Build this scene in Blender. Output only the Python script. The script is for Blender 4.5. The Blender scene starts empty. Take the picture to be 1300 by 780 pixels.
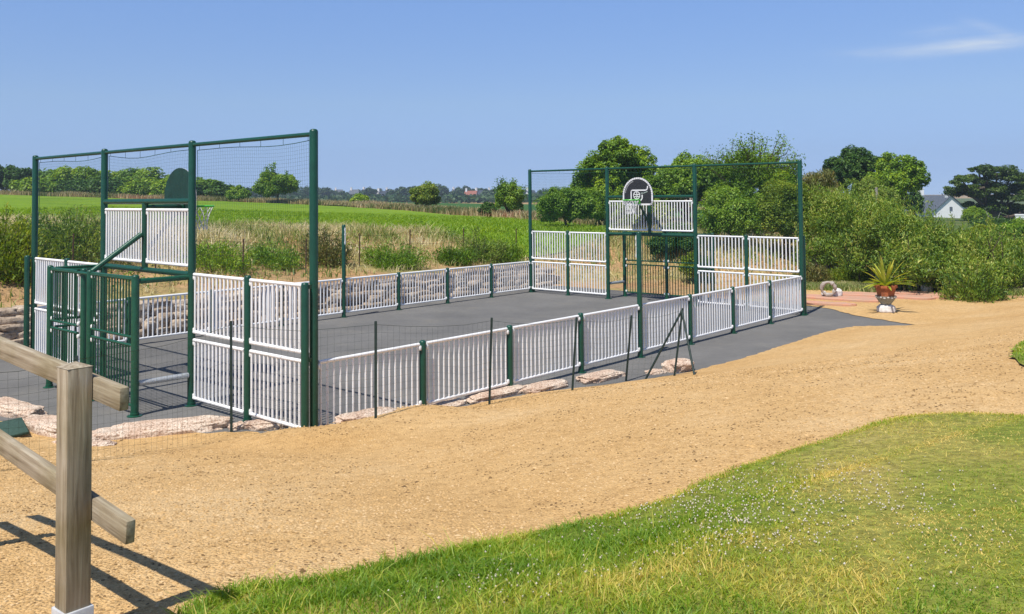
import bpy, math, random
import numpy as np
from mathutils import Vector, Matrix, geometry, Quaternion

PI = math.pi
S = bpy.context.scene
COL = S.collection
rng = np.random.default_rng(7)
random.seed(7)

# ------------------------------------------------------------------ camera model (also used to look up ground points)
F, PITCH, ROLL, SY = 1116.2256, -0.0340, 0.0082, -177.67
H = 3.106
OX, OY, TH = -2.5637, 11.3600, 0.84995
D2 = np.array([math.cos(TH), math.sin(TH)])
N2 = np.array([-math.sin(TH), math.cos(TH)])
WS, WE, GW = 1.89686, 1.5367, 3.0
L, W = 8 * WS, 4 * WE + GW
HN, HP, HT = 4.01, 1.03, 2.42
V1, V2 = 2 * WE, 2 * WE + GW


def ray(px, py):
    X = (px - 650) / F
    Y = -(py - 390 - SY) / F
    c, s = math.cos(ROLL), math.sin(ROLL)
    X, Y = c * X + s * Y, -s * X + c * Y
    cp, sp = math.cos(PITCH), math.sin(PITCH)
    return np.array([X, cp + Y * sp, -sp + Y * cp])


def ss(a, b, x):
    t = np.clip((np.asarray(x, float) - a) / (b - a), 0, 1)
    return t * t * (3 - 2 * t)


def uv_of(x, y):
    x = np.asarray(x, float) - OX
    y = np.asarray(y, float) - OY
    return x * D2[0] + y * D2[1], x * N2[0] + y * N2[1]


def w_of(u, v, z=0.0):
    return (OX + u * D2[0] + v * N2[0], OY + u * D2[1] + v * N2[1], z)


def wob(x, y, k=1.0, s=0.0):
    return (np.sin(x * 1.3 * k + s) * np.cos(y * 1.1 * k + 2 * s) + 0.6 * np.sin(x * 2.7 * k + y * 2.1 * k + 1.7 + s)
            + 0.4 * np.cos(x * 5.1 * k - y * 4.3 * k + s)) / 2.0


def hf(x, y):
    x = np.asarray(x, float)
    y = np.asarray(y, float)
    u, v = uv_of(x, y)
    ve = np.interp(u, [-5, 1.6, 3, 4, 5, 7, 13, 15, 30], [-0.08, -0.08, -0.2, -0.45, -0.9, -1.5, -1.55, -2.85, -3.4])
    dv = ve - v
    du = -2.25 - u
    sp = lambda t: 0.5 * (t + np.sqrt(t * t + 0.06)) - 0.122 * np.exp(-np.abs(t))
    dv, du = np.maximum(0, sp(dv)), np.maximum(0, sp(du))
    du = du * (1 - ss(8, 11, v))
    d = np.hypot(dv, du)
    d = np.maximum(d, np.maximum(0, sp(-(0.75 * (u + 0.3) + 0.66 * (v - 0.2)))))
    lin = 0.20 * d
    zn = -np.log(np.exp(-8 * np.minimum(lin, 60)) + math.exp(-8 * 1.5)) / 8
    zn = (zn + 0.23 * ss(0.0, 0.22, d) * ss(2.2, 0.5, d) * ss(2.1, 1.1, u) * ss(-1.3, -0.3, u)) * (1 - 0.30 * ss(6, 18, u))
    zn = zn + 0.012 * wob(x, y, 0.9) * ss(0.3, 2, d)
    # bank and plateau beyond the far side line and the far end
    ue = np.interp(v, [-6, 0, 3, 6, 9.7], [60, 34, 24, 19.5, 18.2])
    df = np.hypot(np.maximum(0, v - 9.75), np.maximum(0, u - ue))
    zp = np.clip(1.6 - 0.037 * x, 0.3, 4.2)
    far = ss(110, 330, y)
    zp = zp * (1 - far) + far * (0.9 + 0.0042 * np.clip(y - 330, 0, 900))
    zp = zp - 3.6 * ss(28, 130, x)
    side = ss(16.5, 18.5, u)          # the bank behind the far end is a soft slope, along the side it is cut by the wall
    b1 = 0.84 * ss(0.45, 0.95, df) + np.clip(zp - 0.84, -2, 9) * ss(1.0, 6.5, df)
    b2 = zp * ss(0, 9, df)
    zb = np.where(df > 0, b1 * (1 - side) + b2 * side, 0)
    zb = zb + 0.10 * wob(x, y, 0.55, 2.0) * ss(1.2, 3.5, df) * (1 - 0.7 * ss(10, 20, df))
    return zn + zb


def un(px, py, dz=0.0):
    d = ray(px, py)
    t = np.geomspace(1.5, 900, 4000)
    x, y, z = t * d[0], t * d[1], H + t * d[2]
    g = hf(x, y) + dz
    i = np.argmax(z < g)
    if i == 0:
        i = 1
    a, b = t[i - 1], t[i]
    for _ in range(30):
        m = (a + b) / 2
        if H + m * d[2] < hf(m * d[0], m * d[1]) + dz:
            b = m
        else:
            a = m
    return np.array([b * d[0], b * d[1], H + b * d[2]])


def at(px, py, dist):                 # the point at forward distance dist on the ray of a pixel
    d = ray(px, py)
    t = dist / d[1]
    return np.array([t * d[0], dist, H + t * d[2]])


# ------------------------------------------------------------------ materials
MATS = {}


def nd(nt, t, **k):
    n = nt.nodes.new(t)
    for a, b in k.items():
        setattr(n, a, b)
    return n


def mat(name, col, rough=0.6, var=0.12, scale=6.0, bump=0.0, bscale=40.0, metal=0.0, col2=None, spec=0.4, coord='Object'):
    if name in MATS:
        return MATS[name]
    m = bpy.data.materials.new(name)
    m.use_nodes = True
    nt = m.node_tree
    b = nt.nodes['Principled BSDF']
    b.inputs['Roughness'].default_value = rough
    b.inputs['Metallic'].default_value = metal
    b.inputs['Specular IOR Level'].default_value = spec
    tc = nd(nt, 'ShaderNodeTexCoord')
    n = nd(nt, 'ShaderNodeTexNoise')
    n.inputs['Scale'].default_value = scale
    n.inputs['Detail'].default_value = 6
    n.inputs['Roughness'].default_value = 0.65
    nt.links.new(tc.outputs[coord], n.inputs['Vector'])
    mx = nd(nt, 'ShaderNodeMix', data_type='RGBA')
    c2 = col2 or tuple(max(0, c * (1 - 2.2 * var)) for c in col)
    mx.inputs[6].default_value = (*[min(1, c * (1 + var)) for c in col], 1)
    mx.inputs[7].default_value = (*c2, 1)
    rp = nd(nt, 'ShaderNodeMapRange')
    rp.inputs[1].default_value = 0.35
    rp.inputs[2].default_value = 0.68
    nt.links.new(n.outputs[0], rp.inputs[0])
    nt.links.new(rp.outputs[0], mx.inputs[0])
    nt.links.new(mx.outputs[2], b.inputs['Base Color'])
    if bump:
        n2 = nd(nt, 'ShaderNodeTexNoise')
        n2.inputs['Scale'].default_value = bscale
        n2.inputs['Detail'].default_value = 5
        nt.links.new(tc.outputs[coord], n2.inputs['Vector'])
        bp = nd(nt, 'ShaderNodeBump')
        bp.inputs['Strength'].default_value = bump
        bp.inputs['Distance'].default_value = 0.02
        nt.links.new(n2.outputs[0], bp.inputs['Height'])
        nt.links.new(bp.outputs[0], b.inputs['Normal'])
    MATS[name] = m
    return m


def ramp(nt, stops):
    r = nd(nt, 'ShaderNodeValToRGB')
    e = r.color_ramp.elements
    while len(e) < len(stops):
        e.new(0.5)
    for q, (p, c) in zip(e, stops):
        q.position = p
        q.color = (*c, 1)
    return r


def leaf_mat(name, cols, trans=0.35, rough=0.55, clump=0.5):
    """two-sided leaf: colour picked per leaf, drifting slowly from clump to clump"""
    if name in MATS:
        return MATS[name]
    m = bpy.data.materials.new(name)
    m.use_nodes = True
    nt = m.node_tree
    nt.nodes.remove(nt.nodes['Principled BSDF'])
    out = nt.nodes['Material Output']
    at_ = nd(nt, 'ShaderNodeAttribute', attribute_name='rnd')
    geo = nd(nt, 'ShaderNodeNewGeometry')
    n = nd(nt, 'ShaderNodeTexNoise')
    n.inputs['Scale'].default_value = clump
    n.inputs['Detail'].default_value = 3
    nt.links.new(geo.outputs['Position'], n.inputs['Vector'])
    mr = nd(nt, 'ShaderNodeMapRange')
    mr.inputs[1].default_value = 0.3
    mr.inputs[2].default_value = 0.7
    mr.inputs[3].default_value = -0.3
    mr.inputs[4].default_value = 0.3
    nt.links.new(n.outputs[0], mr.inputs[0])
    ad = nd(nt, 'ShaderNodeMath', operation='ADD', use_clamp=True)
    nt.links.new(at_.outputs['Fac'], ad.inputs[0])
    nt.links.new(mr.outputs[0], ad.inputs[1])
    r = ramp(nt, [(i / (len(cols) - 1), c) for i, c in enumerate(cols)])
    nt.links.new(ad.outputs[0], r.inputs[0])
    di = nd(nt, 'ShaderNodeBsdfDiffuse')
    tr = nd(nt, 'ShaderNodeBsdfTranslucent')
    gl = nd(nt, 'ShaderNodeBsdfGlossy')
    gl.inputs['Roughness'].default_value = rough
    gl.inputs['Color'].default_value = (0.5, 0.5, 0.5, 1)
    nt.links.new(r.outputs[0], di.inputs['Color'])
    hs = nd(nt, 'ShaderNodeHueSaturation')
    hs.inputs['Hue'].default_value = 0.48
    hs.inputs['Saturation'].default_value = 1.1
    hs.inputs['Value'].default_value = 1.5
    nt.links.new(r.outputs[0], hs.inputs['Color'])
    nt.links.new(hs.outputs[0], tr.inputs['Color'])
    m1 = nd(nt, 'ShaderNodeMixShader')
    m1.inputs[0].default_value = trans
    nt.links.new(di.outputs[0], m1.inputs[1])
    nt.links.new(tr.outputs[0], m1.inputs[2])
    m2 = nd(nt, 'ShaderNodeMixShader')
    m2.inputs[0].default_value = 0.05
    nt.links.new(m1.outputs[0], m2.inputs[1])
    nt.links.new(gl.outputs[0], m2.inputs[2])
    nt.links.new(m2.outputs[0], out.inputs['Surface'])
    MATS[name] = m
    return m


def ground_mat(name, layers, bumps, rough=0.95):
    """layers: list of (noise scale, detail, lo, hi, stops) multiplied/mixed in turn; bumps: list of (type, scale, strength, distance)"""
    m = bpy.data.materials.new(name)
    m.use_nodes = True
    nt = m.node_tree
    b = nt.nodes['Principled BSDF']
    b.inputs['Roughness'].default_value = rough
    b.inputs['Specular IOR Level'].default_value = 0.15
    tc = nd(nt, 'ShaderNodeTexCoord')
    prev = None
    for (kind, sc, lo, hi, stops, mode, fac) in layers:
        if kind == 'n':
            n = nd(nt, 'ShaderNodeTexNoise')
            n.inputs['Scale'].default_value = sc
            n.inputs['Detail'].default_value = 8
            n.inputs['Roughness'].default_value = 0.6
            src = n.outputs[0]
        else:
            n = nd(nt, 'ShaderNodeTexVoronoi')
            n.inputs['Scale'].default_value = sc
            sp = nd(nt, 'ShaderNodeSeparateColor')
            nt.links.new(n.outputs['Color'], sp.inputs[0])
            src = sp.outputs[0]
        nt.links.new(tc.outputs['Object'], n.inputs['Vector'])
        mr = nd(nt, 'ShaderNodeMapRange')
        mr.inputs[1].default_value = lo
        mr.inputs[2].default_value = hi
        nt.links.new(src, mr.inputs[0])
        r = ramp(nt, stops)
        nt.links.new(mr.outputs[0], r.inputs[0])
        if prev is None:
            prev = r.outputs[0]
        else:
            mx = nd(nt, 'ShaderNodeMix', data_type='RGBA', blend_type=mode)
            mx.inputs[0].default_value = fac
            nt.links.new(prev, mx.inputs[6])
            nt.links.new(r.outputs[0], mx.inputs[7])
            prev = mx.outputs[2]
    nt.links.new(prev, b.inputs['Base Color'])
    last = None
    for kind, sc, st, dist in bumps:
        n = nd(nt, 'ShaderNodeTexNoise' if kind == 'n' else 'ShaderNodeTexVoronoi')
        n.inputs['Scale'].default_value = sc
        if kind == 'n':
            n.inputs['Detail'].default_value = 8
        nt.links.new(tc.outputs['Object'], n.inputs['Vector'])
        bp = nd(nt, 'ShaderNodeBump')
        bp.invert = kind == 'v'
        bp.inputs['Strength'].default_value = st
        bp.inputs['Distance'].default_value = dist
        nt.links.new(n.outputs[0], bp.inputs['Height'])
        if last:
            nt.links.new(last, bp.inputs['Normal'])
        last = bp.outputs[0]
    if last:
        nt.links.new(last, b.inputs['Normal'])
    MATS[name] = m
    return m


GREEN = mat('dark green powder coat', (0.005, 0.062, 0.036), 0.38, 0.10, 9, spec=0.5)
CGREEN = mat('cage green paint', (0.006, 0.075, 0.038), 0.40, 0.12, 9, spec=0.5)
WHITE = mat('white powder coat', (0.84, 0.845, 0.845), 0.42, 0.03, 2.2, col2=(0.77, 0.765, 0.745))
CLAMP = mat('white plastic clamp', (0.78, 0.78, 0.76), 0.5, 0.05, 20)
GALV = mat('galvanised steel', (0.50, 0.53, 0.55), 0.42, 0.10, 30, metal=0.5)
NETG = mat('dark green netting cord', (0.010, 0.065, 0.042), 0.8, 0.1, 5)
WIREG = mat('green coated wire', (0.02, 0.05, 0.035), 0.6, 0.1, 5)
TPOST = mat('old painted steel picket', (0.016, 0.035, 0.030), 0.6, 0.2, 18)
RUST = mat('rusty steel picket', (0.10, 0.055, 0.03), 0.8, 0.3, 20)
BOARD = mat('charcoal board laminate', (0.030, 0.030, 0.034), 0.45, 0.15, 12)
BOARDG = mat('dark green board backing', (0.012, 0.05, 0.038), 0.5, 0.15, 6)
LINE = mat('white board line', (0.80, 0.78, 0.78), 0.5, 0.03, 9)
RIM = mat('bright green hoop enamel', (0.09, 0.52, 0.05), 0.35, 0.08, 9)
HNET = mat('white hoop netting', (0.75, 0.75, 0.74), 0.9, 0.05, 9)
TERRA = mat('terracotta', (0.42, 0.13, 0.05), 0.8, 0.16, 9, 0.2, 60)
SLAB = mat('pinkish terracotta paving', (0.46, 0.22, 0.145), 0.9, 0.22, 5, 0.4, 30, col2=(0.44, 0.29, 0.20))
GREYST = mat('dark patterned stone', (0.13, 0.14, 0.12), 0.85, 0.35, 40, 0.4, 60, col2=(0.42, 0.42, 0.38))
WHITEST = mat('whitewashed stone', (0.70, 0.67, 0.64), 0.9, 0.12, 14, 0.4, 40)
RINGST = mat('weathered ring concrete', (0.22, 0.17, 0.135), 0.9, 0.3, 12, 0.5, 50, col2=(0.46, 0.42, 0.38))
BARK = mat('bark', (0.10, 0.075, 0.05), 0.95, 0.3, 12, 0.6, 30)
DEADW = mat('bleached dead wood', (0.36, 0.33, 0.29), 0.95, 0.2, 12)
RENDER = mat('white house render', (0.78, 0.78, 0.76), 0.85, 0.05, 2)
SLATE = mat('blue grey slate', (0.10, 0.115, 0.14), 0.7, 0.2, 4, 0.3, 10)
REDROOF = mat('red clay roof tile', (0.32, 0.12, 0.08), 0.8, 0.2, 4)
WOODP = mat('window paint', (0.12, 0.14, 0.17), 0.4, 0.1, 4)
MATG = mat('dark green rubber', (0.035, 0.075, 0.055), 0.85, 0.15, 30, 0.3, 80)
SHOE = mat('galvanised post shoe', (0.56, 0.57, 0.58), 0.5, 0.10, 25, metal=0.15)
WFLOWER = mat('white petals', (0.75, 0.72, 0.66), 0.8, 0.06, 9)


def rock_mat():
    m = ground_mat('pink granite', [
        ('n', 3.5, 0.3, 0.7, [(0, (0.50, 0.36, 0.27)), (0.5, (0.60, 0.48, 0.38)), (1, (0.68, 0.60, 0.50))], 'MIX', 1),
        ('n', 42, 0.38, 0.62, [(0, (0.42, 0.30, 0.25)), (0.5, (0.95, 0.9, 0.85)), (1, (1.1, 1.1, 1.1))], 'MULTIPLY', 0.9)],
        [('n', 7, 0.6, 0.05), ('v', 18, 0.25, 0.02), ('n', 60, 0.6, 0.012)])
    return m


ROCK = rock_mat()
WALLST = ground_mat('grey brown wall stone', [
    ('n', 1.7, 0.3, 0.7, [(0, (0.27, 0.20, 0.145)), (0.45, (0.44, 0.345, 0.255)), (1, (0.58, 0.49, 0.385))], 'MIX', 1),
    ('n', 14, 0.35, 0.65, [(0, (0.42, 0.38, 0.34)), (0.6, (1, 1, 1)), (1, (1, 1, 1))], 'MULTIPLY', 0.8)],
    [('n', 8, 0.7, 0.05), ('n', 40, 0.5, 0.015)])


def wood_mat(axis):
    m = bpy.data.materials.new('weathered timber along ' + axis)
    m.use_nodes = True
    nt = m.node_tree
    b = nt.nodes['Principled BSDF']
    b.inputs['Roughness'].default_value = 0.85
    b.inputs['Specular IOR Level'].default_value = 0.2
    tc = nd(nt, 'ShaderNodeTexCoord')
    mp = nd(nt, 'ShaderNodeMapping')
    mp.inputs['Scale'].default_value = (1.2, 22, 22) if axis == 'x' else (22, 22, 1.2)
    nt.links.new(tc.outputs['Object'], mp.inputs[0])
    n = nd(nt, 'ShaderNodeTexNoise')
    n.inputs['Scale'].default_value = 2.2
    n.inputs['Detail'].default_value = 9
    n.inputs['Roughness'].default_value = 0.62
    n.inputs['Distortion'].default_value = 0.5
    nt.links.new(mp.outputs[0], n.inputs['Vector'])
    r = ramp(nt, [(0.26, (0.12, 0.092, 0.06)), (0.40, (0.28, 0.225, 0.155)), (0.55, (0.385, 0.325, 0.235)), (0.75, (0.50, 0.44, 0.34))])
    nt.links.new(n.outputs[0], r.inputs[0])
    n2 = nd(nt, 'ShaderNodeTexNoise')
    n2.inputs['Scale'].default_value = 3.5
    n2.inputs['Detail'].default_value = 4
    nt.links.new(tc.outputs['Object'], n2.inputs['Vector'])
    r2 = ramp(nt, [(0.35, (0.66, 0.64, 0.50)), (0.6, (1, 1, 1))])
    nt.links.new(n2.outputs[0], r2.inputs[0])
    mx = nd(nt, 'ShaderNodeMix', data_type='RGBA', blend_type='MULTIPLY')
    mx.inputs[0].default_value = 0.9
    nt.links.new(r.outputs[0], mx.inputs[6])
    nt.links.new(r2.outputs[0], mx.inputs[7])
    nt.links.new(mx.outputs[2], b.inputs['Base Color'])
    bp = nd(nt, 'ShaderNodeBump')
    bp.inputs['Strength'].default_value = 0.5
    bp.inputs['Distance'].default_value = 0.006
    nt.links.new(n.outputs[0], bp.inputs['Height'])
    nt.links.new(bp.outputs[0], b.inputs['Normal'])
    return m


WOODX, WOODZ = wood_mat('x'), wood_mat('z')

GROUND = ground_mat('dry earth and grass', [
    ('n', 0.35, 0.3, 0.7, [(0, (0.36, 0.20, 0.095)), (0.45, (0.40, 0.26, 0.13)), (0.7, (0.31, 0.25, 0.10)), (1, (0.15, 0.175, 0.055))], 'MIX', 1),
    ('n', 3.0, 0.3, 0.7, [(0, (0.55, 0.5, 0.45)), (0.5, (1, 1, 1)), (1, (1.25, 1.2, 1.1))], 'MULTIPLY', 0.8)],
    [('n', 2.5, 0.8, 0.2), ('n', 14, 0.7, 0.06)])
GRAVEL = ground_mat('ochre gravel', [
    ('n', 0.45, 0.3, 0.7, [(0, (0.54, 0.335, 0.138)), (0.5, (0.60, 0.39, 0.175)), (1, (0.65, 0.45, 0.23))], 'MIX', 1),
    ('v', 95, 0.0, 1.0, [(0, (0.68, 0.62, 0.54)), (0.3, (0.92, 0.90, 0.86)), (0.85, (1.03, 1.02, 1.0)), (1, (1.14, 1.16, 1.16))], 'MULTIPLY', 0.85),
    ('n', 9, 0.35, 0.65, [(0, (0.80, 0.77, 0.73)), (0.5, (1, 1, 1)), (1, (1.08, 1.08, 1.07))], 'MULTIPLY', 0.8)],
    [('n', 5, 0.28, 0.04), ('v', 55, 0.9, 0.012), ('v', 130, 0.6, 0.005)])
ASPH = ground_mat('grey asphalt', [
    ('n', 0.5, 0.3, 0.7, [(0, (0.133, 0.130, 0.125)), (0.5, (0.158, 0.154, 0.147)), (1, (0.182, 0.177, 0.168))], 'MIX', 1),
    ('n', 120, 0.35, 0.65, [(0, (0.72, 0.72, 0.72)), (1, (1.2, 1.2, 1.2))], 'MULTIPLY', 0.8),
    ('n', 1.1, 0.35, 0.75, [(0, (0.90, 0.90, 0.91)), (0.5, (1, 1, 1)), (1, (1.22, 1.17, 1.08))], 'MULTIPLY', 0.8),
    ('n', 7, 0.35, 0.7, [(0, (0.90, 0.90, 0.90)), (1, (1.08, 1.07, 1.05))], 'MULTIPLY', 0.7)],
    [('n', 150, 0.5, 0.006)], rough=0.9)
LAWN = ground_mat('lawn soil and thatch', [
    ('n', 0.55, 0.32, 0.68, [(0, (0.13, 0.20, 0.022)), (0.45, (0.23, 0.26, 0.045)), (0.75, (0.35, 0.31, 0.08)), (1, (0.42, 0.34, 0.12))], 'MIX', 1),
    ('n', 16, 0.3, 0.7, [(0, (0.5, 0.5, 0.45)), (1, (1.2, 1.2, 1.15))], 'MULTIPLY', 0.9)],
    [('n', 18, 0.9, 0.05), ('n', 90, 0.7, 0.015)])
FIELD = ground_mat('bright crop green', [
    ('n', 0.09, 0.3, 0.7, [(0, (0.12, 0.22, 0.010)), (0.5, (0.15, 0.25, 0.012)), (1, (0.19, 0.28, 0.018))], 'MIX', 1),
    ('n', 1.6, 0.3, 0.7, [(0, (0.72, 0.75, 0.7)), (1, (1.15, 1.1, 1.1))], 'MULTIPLY', 0.8)],
    [('n', 3, 0.6, 0.15)])
FARG = ground_mat('far maize green', [
    ('n', 0.03, 0.3, 0.7, [(0, (0.035, 0.105, 0.022)), (1, (0.06, 0.135, 0.03))], 'MIX', 1),
    ('n', 0.8, 0.3, 0.7, [(0, (0.7, 0.7, 0.7)), (1, (1.1, 1.1, 1.1))], 'MULTIPLY', 0.8)],
    [('n', 1.0, 0.8, 0.5)])


# ------------------------------------------------------------------ mesh building
OFF = {}


class MB:
    def __init__(s):
        s.v, s.f, s.m = [], [], []

    def add(s, vs, fs, mi=0):
        o = len(s.v)
        s.v += [tuple(p) for p in vs]
        s.f += [tuple(i + o for i in q) for q in fs]
        s.m += [mi] * len(fs)

    def tube(s, pts, rs, n=12, mi=0, cap=True):
        pts = [Vector(p) for p in pts]
        if not isinstance(rs, (list, tuple)):
            rs = [rs] * len(pts)
        vs, fs = [], []
        ref = None
        for i, p in enumerate(pts):
            t = (pts[min(i + 1, len(pts) - 1)] - pts[max(i - 1, 0)]).normalized()
            if ref is None:
                ref = t.orthogonal().normalized()
            ref = (ref - t * ref.dot(t)).normalized()
            b = t.cross(ref)
            for k in range(n):
                a = 2 * PI * k / n
                vs.append(p + (ref * math.cos(a) + b * math.sin(a)) * rs[i])
        for i in range(len(pts) - 1):
            for k in range(n):
                fs.append((i * n + k, i * n + (k + 1) % n, (i + 1) * n + (k + 1) % n, (i + 1) * n + k))
        if cap:
            fs.append(tuple(range(n - 1, -1, -1)))
            fs.append(tuple((len(pts) - 1) * n + k for k in range(n)))
        s.add(vs, fs, mi)

    def box(s, c, size, mi=0, rot=None, bev=0.0):
        hx, hy, hz = [q / 2 for q in size]
        R = rot or Matrix.Identity(3)
        c = Vector(c)
        if bev <= 0:
            vs = [c + R @ Vector((x * hx, y * hy, z * hz)) for x in (-1, 1) for y in (-1, 1) for z in (-1, 1)]
            s.add(vs, [(0, 1, 3, 2), (4, 6, 7, 5), (0, 4, 5, 1), (2, 3, 7, 6), (0, 2, 6, 4), (1, 5, 7, 3)], mi)
            return
        import bmesh
        bm = bmesh.new()
        bmesh.ops.create_cube(bm, size=1)
        for q in bm.verts:
            q.co = Vector((q.co.x * size[0], q.co.y * size[1], q.co.z * size[2]))
        bmesh.ops.bevel(bm, geom=list(bm.edges), offset=bev, segments=2, affect='EDGES', profile=0.5)
        bm.verts.index_update()
        s.add([c + R @ q.co for q in bm.verts], [[q.index for q in f.verts] for f in bm.faces], mi)
        bm.free()

    def lathe(s, prof, c=(0, 0, 0), n=24, mi=0):
        vs, fs = [], []
        for (r, z) in prof:
            for k in range(n):
                a = 2 * PI * k / n
                vs.append((c[0] + r * math.cos(a), c[1] + r * math.sin(a), c[2] + z))
        for i in range(len(prof) - 1):
            for k in range(n):
                fs.append((i * n + k, i * n + (k + 1) % n, (i + 1) * n + (k + 1) % n, (i + 1) * n + k))
        fs.append(tuple(range(n - 1, -1, -1)))
        fs.append(tuple((len(prof) - 1) * n + k for k in range(n)))
        s.add(vs, fs, mi)

    def mesh(s, name, mats, smooth=True, off=(0, 0, 0)):
        me = bpy.data.meshes.new(name)
        me.from_pydata([(a - off[0], b - off[1], c - off[2]) for a, b, c in s.v], [], s.f)
        for m in (mats if isinstance(mats, (list, tuple)) else [mats]):
            me.materials.append(m)
        me.polygons.foreach_set('material_index', s.m)
        if smooth:
            me.polygons.foreach_set('use_smooth', [len(p) <= 4 for p in s.f])
            me.set_sharp_from_angle(angle=0.7)
        me.update()
        return me

    def build(s, name, mats, parent=None, smooth=True):
        off = OFF.get(parent.name, (0, 0, 0)) if parent else (0, 0, 0)
        return link(name, s.mesh(name, mats, smooth, off), parent)


def link(name, me, parent=None):
    o = bpy.data.objects.new(name, me)
    COL.objects.link(o)
    if parent:
        o.parent = parent
        OFF[o.name] = OFF.get(parent.name, (0, 0, 0))
    return o


def tag(o, label=None, cat=None, group=None, kind=None):
    if label: o['label'] = label
    if cat: o['category'] = cat
    if group: o['group'] = group
    if kind: o['kind'] = kind
    return o


def thing(name, label, cat, base, group=None, court=False):
    """Empty at the thing's base; with court=True base and all parts are given in court coordinates (u along, v across)"""
    o = bpy.data.objects.new(name, None)
    COL.objects.link(o)
    o.empty_display_size = 0.2
    if court:
        o.location = w_of(base[0], base[1], base[2])
        o.rotation_euler = (0, 0, TH)
    else:
        o.location = base
    OFF[o.name] = tuple(base)
    return tag(o, label, cat, group)


def fmesh(name, verts, loops, nper, mats, rnd=None, smooth=False, off=(0, 0, 0)):
    """fast mesh from numpy: loops flat vertex ids, nper faces sizes"""
    me = bpy.data.meshes.new(name)
    verts = np.asarray(verts, np.float32) - np.asarray(off, np.float32)
    nper = np.asarray(nper, np.int32)
    me.vertices.add(len(verts))
    me.vertices.foreach_set('co', verts.ravel())
    me.loops.add(len(loops))
    me.loops.foreach_set('vertex_index', np.asarray(loops, np.int32))
    me.polygons.add(len(nper))
    st = np.zeros(len(nper), np.int32)
    st[1:] = np.cumsum(nper)[:-1]
    me.polygons.foreach_set('loop_start', st)
    for m in (mats if isinstance(mats, (list, tuple)) else [mats]):
        me.materials.append(m)
    if rnd is not None:
        a = me.attributes.new('rnd', 'FLOAT', 'FACE')
        a.data.foreach_set('value', np.asarray(rnd, np.float32))
    if smooth:
        me.polygons.foreach_set('use_smooth', np.ones(len(nper), bool))
    me.update(calc_edges=True)
    return me


def unit(a):
    return a / np.maximum(np.linalg.norm(a, axis=-1, keepdims=True), 1e-9)


def leaf_mesh(name, c, nrm, size, aspect, m, g, off=(0, 0, 0), tdir=None, rnd=None):
    n = len(c)
    nrm = unit(nrm)
    r = g.normal(size=(n, 3)) if tdir is None else tdir + 0.25 * g.normal(size=(n, 3))
    t = unit(np.cross(r, nrm)) if tdir is None else unit(r)
    b = unit(np.cross(nrm, t))
    sz = (size * (0.6 + 0.8 * g.random(n)))[:, None]
    fold = nrm * sz * 0.12
    v = np.stack([c - t * sz * 0.5, c + b * sz * aspect * 0.5 + fold, c + t * sz * 0.5, c - b * sz * aspect * 0.5 + fold], 1).reshape(-1, 3)
    if rnd is None:
        rnd = g.random(n)
    return fmesh(name, v, np.arange(4 * n), np.full(n, 4), m, rnd, off=off)


def crown(g, blobs, n, lumps=14, lr=(0.32, 0.5), flat=1.0):
    """leaf points: blobs > lumps > leaves on and just under the lump's skin"""
    blobs = np.asarray(blobs, float)
    w = (blobs[:, 3] * blobs[:, 4] + blobs[:, 4] * blobs[:, 5] + blobs[:, 3] * blobs[:, 5])
    w /= w.sum()
    P, Nn, R = [], [], []
    for bl, ww in zip(blobs, w):
        k = int(n * ww)
        nl = lumps
        dl = unit(g.normal(size=(nl, 3)))
        dl[:, 2] = np.where(dl[:, 2] < -0.55, -dl[:, 2], dl[:, 2])
        rr = bl[3:6]
        lc = bl[:3] + dl * rr * (0.42 + 0.52 * g.random((nl, 1)))
        lrad = (lr[0] + (lr[1] - lr[0]) * g.random(nl)) * rr.mean()
        tint = g.normal(size=nl) * 0.10
        i = g.integers(0, nl, k)
        d = unit(g.normal(size=(k, 3)))
        rad = lrad[i] * (0.45 + 0.62 * np.sqrt(g.random(k))) * (1 + 0.35 * (g.random(k) > 0.92) * g.random(k))
        off = d * rad[:, None]
        off[:, 2] *= flat
        P.append(lc[i] + off)
        Nn.append(0.7 * d + 0.5 * g.normal(size=(k, 3)) + np.array([0, 0, 0.8]))
        R.append(np.clip(0.5 + 0.22 * g.normal(size=k) + tint[i], 0, 1))
    return np.concatenate(P), np.concatenate(Nn), np.concatenate(R)


def limb(mb, a, b, r0, r1, g, n=6, bend=0.12, k=5):
    a, b = np.asarray(a, float), np.asarray(b, float)
    ln = np.linalg.norm(b - a)
    j = g.normal(size=(k, 3)) * ln * bend
    pts = []
    for i in range(k):
        t = i / (k - 1)
        pts.append(a + (b - a) * t + j[i] * math.sin(PI * t))
    mb.tube(pts, [r0 + (r1 - r0) * i / (k - 1) for i in range(k)], n)


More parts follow.
